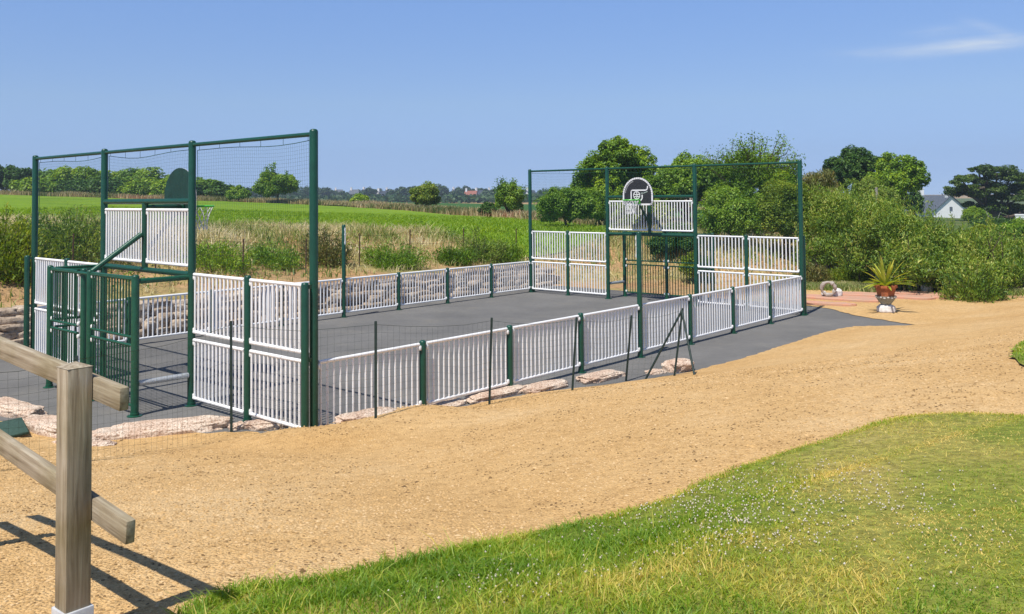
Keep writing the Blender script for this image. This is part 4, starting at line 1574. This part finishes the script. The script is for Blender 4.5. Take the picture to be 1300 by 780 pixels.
def hedge(name, label, line, tops, m, seed, n, leaf, aspect, depth=1.6, cat='hedge', shoots=0):
    """line: list of (px, forward distance of the front foot); tops: photo y of the crest"""
    g = np.random.default_rng(seed)
    bl = []
    pts = [gp(px, d) for px, d in line]
    c = pts[len(pts) // 2]
    root = thing(name, label, cat, c)
    for (px, d), yt, p in zip(line, tops, pts):
        zt = ztop(px, yt, d + depth)
        h = zt - p[2]
        r = 1.05
        for k in range(3):
            q = k / 2
            bl.append((p[0] + g.normal() * 0.15 + 0.15 * k, p[1] + depth * q + 0.35, p[2] + h * (0.28 + 0.30 * q), r, r * 0.9, h * (0.30 + 0.07 * q)))
        bl.append((p[0], p[1] + depth, p[2] + h * 0.72, r * 0.9, r, h * 0.28))
    P, Nn, R = crown(g, bl, n, 26, (0.2, 0.42))
    ok = P[:, 2] > hf(P[:, 0], P[:, 1]) + 0.02
    P, Nn, R = P[ok], Nn[ok], R[ok]
    td = np.tile(np.array([0, 0, 0.7]), (len(P), 1)) + 0.8 * g.normal(size=(len(P), 3))
    link('foliage', leaf_mesh('foliage', P, Nn, leaf, aspect, m, g, OFF[root.name], td, R), root)
    b = MB()
    xs, ns, rs = [], [], []
    for i in range(shoots):
        q = bl[g.integers(0, len(bl))]
        s = np.array(q[:3]) + np.array([g.normal() * 0.6, g.normal() * 0.5, q[5] * 0.5])
        e = s + np.array([g.normal() * 0.16, g.normal() * 0.16, 0.45 + 0.5 * g.random()])
        k = 26
        t = g.random(k)
        xs.append(s + (e - s) * t[:, None] + g.normal(size=(k, 3)) * 0.05)
        ns.append(g.normal(size=(k, 3)))
        rs.append(np.clip(0.55 + 0.25 * g.normal(size=k), 0, 1))
    if shoots:
        xs, ns, rs = np.concatenate(xs), np.concatenate(ns), np.concatenate(rs)
        td = np.tile(np.array([0, 0, 1.0]), (len(xs), 1)) + 0.5 * g.normal(size=(len(xs), 3))
        link('shoots', leaf_mesh('shoots', xs, ns, leaf * 1.1, aspect * 0.8, m, g, OFF[root.name], td, rs), root)
    for p in pts:
        for k in range(4):
            a = (p[0] + g.normal() * 0.5, p[1] + 0.6 + g.random(), p[2] - 0.1)
            limb(b, a, (a[0] + g.normal() * 0.3, a[1] + g.normal() * 0.2, p[2] + 1.4 + 0.5 * g.random()), 0.03, 0.012, g, 5, 0.06)
    b.build('stems', BARK, root)
    return root


hedge('hedge', 'long overgrown green hedge sloping down to the right behind the terracotta pot',
      [(1052, 32.0), (1076, 31.6), (1100, 30.6), (1124, 29.2), (1148, 27.6), (1172, 27.0), (1198, 26.8), (1224, 26.8), (1252, 27.0), (1282, 27.5), (1314, 28.0), (1350, 28.5)],
      [242, 244, 246, 251, 259, 272, 285, 292, 296, 301, 306, 306], HEDGEG, 51, 150000, 0.115, 0.26, shoots=420)


# white flowers, fern clump at the hedge foot, yuccas
def flower_clump():
    p = un(1188, 366)
    t = thing('flowering_plant', 'white flowering plant with broad leaves at the hedge foot', 'plant', tuple(p))
    g = np.random.default_rng(77)
    c = np.array([p[0], p[1], p[2] + 0.35]) + g.normal(size=(900, 3)) * np.array([0.42, 0.25, 0.17])
    link('leaves', leaf_mesh('leaves', c, g.normal(size=(900, 3)) + np.array([0, -0.5, 1]), 0.18, 0.5, MIDG, g, OFF[t.name]), t)
    c = np.array([p[0], p[1] - 0.2, p[2] + 0.62]) + g.normal(size=(150, 3)) * np.array([0.34, 0.16, 0.12])
    link('flowers', leaf_mesh('flowers', c, g.normal(size=(150, 3)) + np.array([0, -0.6, 1]), 0.12, 0.8, WFLOWER, g, OFF[t.name]), t)

flower_clump()

# thin pole sticking out of the hedge
p = gp(1113, 33)
t = thing('wooden_pole', 'thin pale pole standing up out of the hedge', 'pole', p)
b = MB(); b.tube([p, (p[0], p[1], ztop(1113, 238, 33))], 0.05, 8); b.build('pole', DEADW, t)

# far left tree line
LT = [(-20, 125, 60, 210, DARKG, 'dark tree at the left end of the far tree line'),
      (8, 130, 36, 211, DARKG, 'dark pointed tree in the far tree line left of the tall corner post'),
      (24, 120, 34, 214, DARKG, 'second dark pointed tree in the far tree line beside the tall corner post'),
      (60, 125, 54, 222, MIDG, 'low tree in the far tree line just right of the tall corner post'),
      (98, 122, 56, 213, OAK, 'highest round tree in the far tree line behind the left net bay'),
      (140, 128, 54, 221, OAK, 'rounded tree in the far tree line behind the second tall post'),
      (176, 124, 56, 217, MIDG, 'bright rounded tree in the far tree line above the goal crossbar'),
      (216, 126, 50, 226, OAK, 'low spreading tree in the far tree line behind the hoop board'),
      (256, 122, 44, 229, MIDG, 'small tree at the right end of the far tree line beside the third post')]
for i, (px, d, w, yt, m, lab) in enumerate(LT):
    shrub('broadleaf_tree', lab, 'tree', px, d, w * 1.4, yt, m, 100 + i, 11000, 0.40, 0.55, group='far tree line beyond the field', lumps=16, lr=(0.25, 0.42), depth=0.7)
for i, (px, d, w, yt, m, lab) in enumerate([
        (40, 118, 70, 236, OAK, 'dark low hedge bush at the field end left of the corner post'),
        (118, 117, 90, 236, DARKG, 'dark low hedge bush at the field end behind the left net bay'),
        (200, 117, 90, 238, OAK, 'low hedge bush at the field end behind the goal panels'),
        (278, 112, 60, 240, DARKG, 'low hedge bush at the field end right of the third tall post')]):
    shrub('hedge_bush', lab, 'bush', px, d, w * 1.35, yt - 3, m, 130 + i, 9000, 0.40, 0.55, depth=0.4, group='low bushes at the end of the field')
# single trees and bushes out on the field edge
shrub('broadleaf_tree', 'ragged tree standing alone at the field edge left of the near corner post', 'tree', 352, 98, 74, 219, OAK, 140, 14000, 0.30, 0.5, lumps=20, twigs=14, lr=(0.22, 0.4))
shrub('shrub', 'small bush at the field edge left of the ragged lone tree', 'shrub', 303, 100, 36, 237, MIDG, 141, 4000, 0.30, 0.5)
shrub('shrub', 'rounded yellow green bush on the field edge in mid view', 'shrub', 541, 78, 46, 233, YELG, 142, 10000, 0.22, 0.5, lumps=18)
shrub('shrub', 'dense green bush with upright twigs on the field edge near the far court corner', 'shrub', 647, 60, 44, 231, MIDG, 143, 12000, 0.17, 0.5, twigs=12, lumps=18)
shrub('shrub', 'low bush on the field edge right of the near corner post', 'shrub', 455, 95, 30, 248, OAK, 144, 3000, 0.28, 0.5)
shrub('shrub', 'dark low scrub beside the dense field edge bush', 'shrub', 620, 62, 30, 258, DARKG, 145, 3000, 0.18, 0.5)

# weeds on the bank
def weed(name, label, cat, px, dist, wpx, ytop, m, seed, stems=54, leaf=0.10, aspect=0.26, per=70, group=None):
    """a leafy clump: many stems fanning out of the ground, leaves all along them"""
    g = np.random.default_rng(seed)
    b = gp(px, dist)
    r = wpx * dist / F / 2
    h = max(0.3, ztop(px, ytop, dist) - b[2])
    root = thing(name, label, cat, b, group)
    mb = MB()
    P, Nn, R, T = [], [], [], []
    for i in range(stems):
        a = g.random() * 2 * PI
        q = math.sqrt(g.random()) * 0.95
        x0, y0 = b[0] + r * q * math.cos(a), b[1] + r * q * 0.8 * math.sin(a)
        z0 = float(hf(x0, y0))
        hh = h * (0.30 + 0.75 * g.random()) * (1 - 0.5 * q)
        lean = r * 0.35 * (q + 0.3)
        e = np.array([x0 + lean * math.cos(a) + g.normal() * 0.08, y0 + lean * math.sin(a) + g.normal() * 0.08, z0 + hh])
        s0 = np.array([x0, y0, z0 - 0.05])
        md = (s0 + e) / 2 + np.array([0, 0, hh * 0.1])
        mb.tube([s0, md, e], [0.010, 0.007, 0.003], 4, cap=False)
        t = g.random(per)
        p = s0 * ((1 - t) ** 2)[:, None] + md * (2 * t * (1 - t))[:, None] + e * (t ** 2)[:, None]
        sp_ = (0.16 * (1 - t) + 0.05)[:, None] * min(1.6, 0.6 + r)
        p = p + g.normal(size=(per, 3)) * sp_ * np.array([1, 1, 0.6])
        P.append(p)
        Nn.append(g.normal(size=(per, 3)) + np.array([0, 0, 0.6]))
        T.append(np.tile(np.array([0.5 * math.cos(a), 0.5 * math.sin(a), 0.9]), (per, 1)) + 0.5 * g.normal(size=(per, 3)))
        R.append(np.clip(0.45 + 0.12 * g.normal() + 0.2 * g.normal(size=per), 0, 1))
    P, Nn, R, T = [np.concatenate(k) for k in (P, Nn, R, T)]
    ok = P[:, 2] > hf(P[:, 0], P[:, 1])
    link('leaves', leaf_mesh('leaves', P[ok], Nn[ok], leaf, aspect, m, g, OFF[root.name], T[ok], R[ok]), root)
    mb.build('stems', BARK, root)
    return root


for i, (px, d, w, yt, m, lab) in enumerate([
        (8, 21.0, 70, 264, YELG, 'yellow flowered spurge bush at the left edge of the view'),
        (92, 23.0, 90, 262, GORSEG, 'feathery willow green bush behind the left net bay'),
        (412, 27.0, 46, 283, REEDG, 'brown and green thistle bush right of the near corner post'),
        (612, 30.5, 44, 284, GORSEG, 'bushy green weed on the bank left of the far court corner'),
        (640, 31.0, 40, 300, OAK, 'dark green weed on the bank beside the far court corner'),
        (578, 29.5, 36, 306, OAK, 'dark weed on the bank above the sixth far panel'),
        (500, 28.0, 54, 304, MIDG, 'green weed clump on the bank above the far barrier'),
        (275, 24.5, 70, 304, OAK, 'green nettle clump on the bank seen through the right net bay'),
        (345, 26.0, 50, 306, MIDG, 'loose weed clump on the bank left of the near corner post')]):
    weed('weed_bush', lab, 'bush', px, d, w * (1.15 if i < 2 else 1.0), yt - (6 if i < 2 else 2), m, 160 + i, 190 if i < 2 else 64, 0.11 if i < 2 else 0.10)


weed('shrub', 'yellowish bush at the hedge foot left of the terracotta pot', 'shrub', 1074, 31.0, 40, 326, YELG, 41, 60, 0.13, 0.25, 70)
weed('shrub', 'bright green bush at the hedge foot right of the white flowers', 'shrub', 1236, 25.6, 60, 322, HEDGEG, 42, 60, 0.13, 0.25, 70)
weed('shrub', 'dry brownish tuft at the hedge foot behind the stone ring', 'shrub', 1030, 30.5, 36, 330, REEDG, 43, 60, 0.13, 0.25, 70)
def bank_grass():
    g = np.random.default_rng(61)
    n = 170000
    x = g.uniform(-26, 11, n)
    y = g.uniform(13, 46, n)
    u, v = uv_of(x, y)
    ue = np.interp(v, [-6, 0, 3, 6, 9.7], [60, 34, 24, 19.5, 18.2])
    df = np.hypot(np.maximum(0, v - 9.75), np.maximum(0, u - ue))
    fld = inside(np.array(FIELD_POLY), x, y)
    tuft = wob(x, y, 1.1, 3.0) + 0.7 * wob(x, y, 2.7, 1.0)
    endb = (u > 17.5) & (df > 0.2)
    p = np.where(df < 1.2, 0, np.where(df < 3.2, 0.42 * (tuft > -0.2), 1.0))
    p = np.where(endb, 0.22 + 0.6 * ss(1, 4, df), p)
    p = np.where(fld, 0.0, p)
    p = p * (0.55 + 0.45 * (tuft > -0.3))
    ok = g.random(n) < p
    x, y, df, tuft = x[ok], y[ok], df[ok], tuft[ok]
    tall = ss(2.6, 5.0, df)
    h = (0.10 + 0.14 * g.random(len(x))) + tall * (0.06 + 0.30 * g.random(len(x))) * (0.75 + 0.35 * np.clip(tuft, -1, 1))
    w = 0.018 + 0.020 * g.random(len(x))
    r = np.clip(0.56 + 0.34 * wob(x, y, 0.45, 5.0) - 0.18 * np.clip(tuft, -1, 1) * tall + 0.17 * g.normal(size=len(x)), 0, 1)
    me = grass_mesh('bank_grass', x, y, hf(x, y), h, w, g, STRAW, 1.1, r)
    tag(link('bank_grass', me), 'tall green weeds and straw coloured grass on the bank', 'grass', kind='stuff')
    # low leafy weeds between the clumps
    n = 90000
    x = g.uniform(-24, 5, n)
    y = g.uniform(13, 38, n)
    u, v = uv_of(x, y)
    df = v - 9.75
    t = wob(x, y, 0.8, 6.0) + 0.8 * wob(x, y, 2.3, 2.0)
    p = ss(1.0, 2.6, df) * ss(8.0, 5.0, df) * ss(-0.1, 0.7, t) * (u < 17.5)
    ok = (g.random(n) < p) & ~inside(np.array(FIELD_POLY), x, y)
    x, y, t = x[ok], y[ok], t[ok]
    hh = (0.08 + 0.42 * np.clip(t, 0, 1)) * g.random(len(x))
    P = np.stack([x, y, hf(x, y) + 0.02 + hh], 1)
    me = leaf_mesh('bank_weeds', P, g.normal(size=(len(x), 3)) + np.array([0, 0, 0.8]), 0.11, 0.35, GORSEG, g, rnd=np.clip(0.5 + 0.25 * g.normal(size=len(x)), 0, 1))
    tag(link('bank_weeds', me), 'low green leafy weeds spreading over the earth bank', 'weeds', kind='stuff')
    # straw strip beyond the field
    line = np.array([(-110, 112), (-58, 104), (-31, 102), (-17.7, 92), (-8.7, 77), (1.5, 54), (5.5, 46), (9, 40)])
    n = 60000
    t = g.random(n) * (len(line) - 1)
    i = t.astype(int)
    q = line[i] + (line[i + 1] - line[i]) * (t - i)[:, None]
    nrm = np.array([0.45, 0.9])
    k = g.random(n) ** 0.8
    q = q + nrm * (k * (4 + 6 * ss(60, 30, q[:, 1])))[:, None] + g.normal(size=(n, 2)) * 0.3
    h = 0.25 + 0.40 * g.random(n)
    h = h * (1 + 0.35 * wob(q[:, 0], q[:, 1], 0.4))
    w = 0.05 + 0.05 * g.random(n)
    r = np.clip(0.42 + 0.32 * wob(q[:, 0], q[:, 1], 0.25) + 0.18 * g.normal(size=n), 0, 1)
    me = grass_mesh('straw_margin', q[:, 0], q[:, 1], hf(q[:, 0], q[:, 1]), h, w, g, RUSTW, 0.6, r)
    tag(link('straw_margin', me), 'rusty straw coloured weeds along the far margin of the green field', 'grass', kind='stuff')
    # crop blades along the visible near part of the field
    n = 60000
    x = g.uniform(-26, 6, n)
    y = 31 + 26 * g.random(n) ** 1.6
    ok = inside(np.array(FIELD_POLY), x, y)
    x, y = x[ok], y[ok]
    me = grass_mesh('crop_leaves', x, y, hf(x, y) + 0.04, 0.12 + 0.12 * g.random(len(x)), 0.03 + 0.03 * g.random(len(x)), g,
                    leaf_mat('crop leaf', [(0.1440, 0.2760, 0.0100), (0.2040, 0.3360, 0.0140), (0.2760, 0.3840, 0.0200)], 0.4), 1.8)
    tag(link('crop_leaves', me), 'bright green crop leaves covering the field', 'crop', kind='stuff')
    # verge between the slabs and the hedge
    n = 14000
    a, b = un(1018, 368)[:2], un(1112, 371)[:2]
    c, d = un(1200, 374)[:2], un(1300, 374)[:2]
    segs = [(a, b, 1.9, 16000), (c, d, 0.9, 8000)]
    X, Y = [], []
    for s, e, wd, k in segs:
        t = g.random((k, 1))
        q = s + (e - s) * t + np.array([0.35, 0.9]) * (g.random((k, 1)) * wd) + g.normal(size=(k, 2)) * 0.12
        X.append(q[:, 0]); Y.append(q[:, 1])
    x, y = np.concatenate(X), np.concatenate(Y)
    me = grass_mesh('hedge_grass', x, y, hf(x, y), 0.06 + 0.13 * g.random(len(x)), 0.014 + 0.014 * g.random(len(x)), g, STRAW, 0.8, np.clip(0.33 + 0.2 * g.normal(size=len(x)), 0, 1))
    tag(link('hedge_grass', me), 'pale grass verge at the foot of the hedge', 'grass', kind='stuff')

bank_grass()


# ------------------------------------------------------------------ buildings
def house(name, label, c, w, d, hwall, hroof, ang, roofm, chim=(), windows=(), group=None, wallm=None):
    """gable faces local -x; ridge runs along local x. w is gable width, d ridge length"""
    t = thing(name, label, 'house', tuple(c), group)
    t.rotation_euler = (0, 0, ang)
    OFF[t.name] = (0, 0, 0)
    b = MB()
    hw = w / 2
    prof = [(-hw, -2.5), (hw, -2.5), (hw, hwall), (0, hwall + hroof), (-hw, hwall)]
    vs = [(0, y, z) for y, z in prof] + [(d, y, z) for y, z in prof]
    b.add(vs, [(4, 3, 2, 1, 0), (5, 6, 7, 8, 9)] + [(i, (i + 1) % 5, 5 + (i + 1) % 5, 5 + i) for i in (0, 1, 4)])
    b.build('wall', wallm or RENDER, t, False)
    b = MB()
    e = 0.3
    sl = hroof / hw
    for s in (-1, 1):
        a = (0, hwall + hroof)
        q = (s * (hw + e), hwall - e * sl)
        th = 0.14
        vs = [(x, y, z + k) for x in (-e, d + e) for (y, z) in (a, q) for k in (0.01, th)]
        b.add(vs, [(0, 1, 3, 2), (4, 6, 7, 5), (0, 4, 5, 1), (2, 3, 7, 6), (1, 5, 7, 3), (0, 2, 6, 4)])
    rf = b.build('roof', roofm, t, False)
    for x in chim:
        b = MB(); b.box((x, 0, hwall + hroof + 0.45), (0.8, 1.0, 1.7)); b.box((x, 0, hwall + hroof + 1.35), (0.9, 1.1, 0.12)); b.build('chimney', RENDER, rf, False)
    for (y, z, ww, hh) in windows:
        b = MB(); b.box((-0.02, y, z), (0.06, ww, hh)); fr = b.build('window', WOODP, t, False)
    return t


hp_ = at(1207, 252, 150)
house('house', 'white gabled house with slate roof and two white chimneys above the hedge', (hp_[0], hp_[1], hp_[2] - 5.8), 6.6, 10.0, 3.4, 2.8, math.radians(92), SLATE, (0.6, 10.4), ((0, 4.0, 0.5, 0.7),))
hp_ = at(1300, 304, 85)
house('house', 'small slate roofed house at the right edge behind the hedge', (hp_[0] - 0.2, hp_[1], hp_[2] - 3.2), 5.0, 8.0, 2.2, 2.0, math.radians(60), SLATE, (0.5,), ())
FH = [(445, 247, 520, 9, 'white far house with gable among trees left of the yellow green bush', SLATE, 80), (461, 246, 540, 15, 'broad far house with grey roof left of the yellow green bush', SLATE, 20),
      (480, 250, 430, 10, 'low pale far barn at the tree foot left of the yellow green bush', SLATE, 10), (490, 246.5, 560, 10, 'pinkish far house nearest the yellow green bush', SLATE, 40),
      (575, 246, 540, 11, 'cream far house just right of the yellow green bush', SLATE, 30), (591, 250, 420, 10, 'white far house with red roof between the two field bushes', REDROOF, 85),
      (604, 249, 440, 9, 'small white far house left of the dense twiggy bush', SLATE, 20), (402, 246, 500, 8, 'white far house right beside the near corner post', SLATE, 75), (669, 250, 380, 10, 'grey roofed far house behind the far court corner post', SLATE, 15), (425, 247, 520, 8, 'pale far cottage just right of the near corner post', SLATE, 60), (620, 246.5, 560, 9, 'pale far house just left of the dense twiggy bush', SLATE, 45)]
for (px, py, d, w, lab, rm, an) in FH:
    c = at(px, py, d)
    w = w * 0.55
    g0 = c[2] - 2.4
    house('house', lab, (c[0], c[1], g0), w * 0.62, w, 2.9, 2.2, math.radians(-an + 70), rm, (0.5,), ((-1.2, 1.6, 0.9, 1.1), (1.2, 1.6, 0.9, 1.1)), 'far houses on the horizon', wallm=None)

# distant trees around them
DT = leaf_mat('far dark tree', [(0.0168, 0.0500, 0.0168), (0.0312, 0.0750, 0.0240), (0.0540, 0.1063, 0.0336), (0.0840, 0.1375, 0.0480)], 0.2, clump=0.05)
g = np.random.default_rng(404)
far = [(384, 480, 34, 238), (410, 470, 30, 237), (424, 500, 22, 242), (436, 480, 20, 244), (452, 560, 24, 242), (468, 470, 24, 238), (478, 500, 20, 240), (500, 440, 30, 242),
       (513, 430, 22, 236), (528, 470, 30, 239), (560, 450, 26, 235), (574, 500, 20, 243), (584, 440, 24, 243), (588, 520, 22, 236), (600, 470, 20, 240), (612, 520, 22, 238), (622, 430, 24, 241), (636, 480, 26, 240),
       (660, 460, 28, 241), (672, 420, 26, 243), (700, 420, 40, 240), (365, 430, 40, 240), (330, 420, 40, 240), (300, 420, 40, 240)]
desc = ['tall', 'rounded', 'broad', 'low', 'narrow', 'dark']
for i, (px, d, w, yt) in enumerate(far):
    o = shrub('broadleaf_tree', 'hazy dark green tree in the far wooded skyline', 'tree', px, d, w * 1.15, yt + 1, DT, 200 + i, 3200, 1.1, 0.6, lumps=14, group='trees of the far wooded skyline', depth=0.6, trunk=0.3, lr=(0.28, 0.5))
# low scrub under the skyline
n = 9000
px = g.uniform(200, 760, n)
d = g.uniform(330, 420, n)
dx = np.array([ray(a, 250)[0] / ray(a, 250)[1] for a in np.linspace(200, 760, 57)])
x = np.interp(px, np.linspace(200, 760, 57), dx) * d
P = np.stack([x, d, hf(x, d) + 0.4 + 3.2 * g.random(n) * (0.6 + 0.5 * wob(x, d, 0.06))], 1)
o = link('woodland', leaf_mesh('woodland', P, g.normal(size=(n, 3)) + np.array([0, -0.3, 0.6]), 2.2, 0.7, DT, g))
tag(o, 'far dark woodland and hedges below the skyline houses', 'woodland', kind='stuff')

# ------------------------------------------------------------------ air
def haze():
    b = MB(); b.box((0, 600, 33), (2000, 1500, 80))
    m = bpy.data.materials.new('haze')
    m.use_nodes = True
    t = m.node_tree
    t.nodes.remove(t.nodes['Principled BSDF'])
    v = nd(t, 'ShaderNodeVolumePrincipled')
    v.inputs['Color'].default_value = (0.72, 0.86, 1.0, 1)
    v.inputs['Density'].default_value = 0.0005
    v.inputs['Anisotropy'].default_value = 0.2
    t.links.new(v.outputs[0], t.nodes['Material Output'].inputs['Volume'])
    o = b.build('haze', m, None, False)
    tag(o, 'thin blue summer haze in the air over the fields', 'haze', kind='stuff')

haze()

# ------------------------------------------------------------------ light, sky, camera
SUN_EL = math.radians(61.2)
AZ = math.radians(57.5)                                      # direction the light travels, from +X
tr = Vector((math.cos(AZ) * math.cos(SUN_EL), math.sin(AZ) * math.cos(SUN_EL), -math.sin(SUN_EL)))
sl = bpy.data.lights.new('sun', 'SUN')
sl.energy = 3.7
sl.angle = math.radians(0.53)
sl.color = (1.0, 0.955, 0.88)
so = bpy.data.objects.new('sun', sl)
so.rotation_euler = tr.to_track_quat('-Z', 'Y').to_euler()
so.location = (-20, -10, 40)
COL.objects.link(so)

w = bpy.data.worlds.new('World')
S.world = w
w.use_nodes = True
nt = w.node_tree
bg = nt.nodes['Background']
sky = nd(nt, 'ShaderNodeTexSky', sky_type='NISHITA')
sky.sun_disc = False
sky.sun_elevation = SUN_EL
sky.sun_rotation = math.atan2(-tr.x, -tr.y)
sky.altitude = 1500
sky.air_density = 0.5
sky.dust_density = 0.0
sky.ozone_density = 3.0
bg.inputs['Strength'].default_value = 0.15
# thin cirrus streaks low in the sky to the right
tc = nd(nt, 'ShaderNodeTexCoord')
sp = nd(nt, 'ShaderNodeSeparateXYZ')
nt.links.new(tc.outputs['Generated'], sp.inputs[0])
def math_(op, a, b=None, clamp=False):
    n = nd(nt, 'ShaderNodeMath', operation=op, use_clamp=clamp)
    for k, q in enumerate((a, b)):
        if q is None: continue
        if isinstance(q, (int, float)): n.inputs[k].default_value = q
        else: nt.links.new(q, n.inputs[k])
    return n.outputs[0]
ax = math_('DIVIDE', sp.outputs[0], sp.outputs[1])         # tangent of azimuth from +Y
ez = math_('DIVIDE', sp.outputs[2], sp.outputs[1])
def bandf(cx, cz, hx, hz, slope):
    dx = math_('SUBTRACT', ax, cx)
    dz = math_('SUBTRACT', math_('SUBTRACT', ez, cz), math_('MULTIPLY', dx, slope))
    a = math_('DIVIDE', dx, hx); b_ = math_('DIVIDE', dz, hz)
    q = math_('ADD', math_('MULTIPLY', a, a), math_('MULTIPLY', b_, b_))
    return math_('POWER', 2.718, math_('MULTIPLY', q, -1.0))
def pxdir(px, py):
    d = ray(px, py)
    return d[0] / d[1], d[2] / d[1]
mp = nd(nt, 'ShaderNodeCombineXYZ')
nt.links.new(math_('MULTIPLY', ax, 14.0), mp.inputs[0])
nt.links.new(math_('MULTIPLY', math_('SUBTRACT', ez, math_('MULTIPLY', ax, 0.09)), 110.0), mp.inputs[1])
nz = nd(nt, 'ShaderNodeTexNoise')
nz.inputs['Scale'].default_value = 1.0
nz.inputs['Detail'].default_value = 6
nz.inputs['Distortion'].default_value = 0.6
nt.links.new(mp.outputs[0], nz.inputs['Vector'])
c1 = pxdir(1235, 57); c2 = pxdir(1195, 40); c3 = pxdir(1262, 38); c4 = pxdir(1110, 66)
f1 = bandf(c1[0], c1[1], 0.085, 0.0075, 0.085)
f2 = bandf(c2[0], c2[1], 0.035, 0.006, 0.04)
f3 = bandf(c3[0], c3[1], 0.030, 0.006, -0.30)
f4 = bandf(c4[0], c4[1], 0.05, 0.006, 0.05)
fs_ = math_('ADD', math_('ADD', math_('MULTIPLY', f1, 1.0), math_('MULTIPLY', f2, 0.28)), math_('ADD', math_('MULTIPLY', f3, 0.40), math_('MULTIPLY', f4, 0.14)))
gate = math_('GREATER_THAN', sp.outputs[1], 0.1)
nr_ = nd(nt, 'ShaderNodeMapRange')
nr_.inputs[1].default_value = 0.28; nr_.inputs[2].default_value = 0.68
nt.links.new(nz.outputs[0], nr_.inputs[0])
cf = math_('MULTIPLY', math_('MULTIPLY', fs_, math_('ADD', math_('MULTIPLY', nr_.outputs[0], 0.8), 0.2)), gate, True)
mx = nd(nt, 'ShaderNodeMix', data_type='RGBA')
nt.links.new(cf, mx.inputs[0])
tn = nd(nt, 'ShaderNodeMix', data_type='RGBA', blend_type='MULTIPLY')
tn.inputs[0].default_value = 1
el = ramp(nt, [(0.0, (0.34, 0.365, 0.49)), (0.025, (0.415, 0.415, 0.505)), (0.105, (0.80, 0.735, 0.66)), (0.215, (0.98, 1.0, 1.0)), (0.6, (1, 1, 1))])
nt.links.new(sp.outputs[2], el.inputs[0])
nt.links.new(el.outputs[0], tn.inputs[7])
nt.links.new(sky.outputs[0], tn.inputs[6])
nt.links.new(tn.outputs[2], mx.inputs[6])
mx.inputs[7].default_value = (2.9, 3.3, 3.9, 1)
nt.links.new(mx.outputs[2], bg.inputs['Color'])

cam = bpy.data.cameras.new('camera')
co = bpy.data.objects.new('camera', cam)
COL.objects.link(co)
cam.sensor_width = 36
cam.sensor_fit = 'HORIZONTAL'
cam.lens = F / 1300 * 36
cam.shift_x = 0
cam.shift_y = SY / 1300
cam.clip_start = 0.05
cam.clip_end = 5000
fwd = Vector((0, math.cos(PITCH), -math.sin(PITCH)))
up0 = Vector((0, math.sin(PITCH), math.cos(PITCH)))
rt0 = Vector((1, 0, 0))
c, s = math.cos(ROLL), math.sin(ROLL)
# model: image X' = c X - s Y, Y' = s X + c Y
rt = rt0 * c - up0 * s
up = rt0 * s + up0 * c
M = Matrix((rt, up, -fwd)).transposed().to_4x4()
M.translation = Vector((0, 0, H))
co.matrix_world = M
S.camera = co

S.render.engine = 'CYCLES'
S.cycles.max_bounces = 6
S.cycles.diffuse_bounces = 3
S.cycles.transparent_max_bounces = 4
S.cycles.use_denoising = True
S.view_settings.view_transform = 'Standard'
S.view_settings.look = 'None'
S.view_settings.exposure = 0.62
S.view_settings.gamma = 1.0
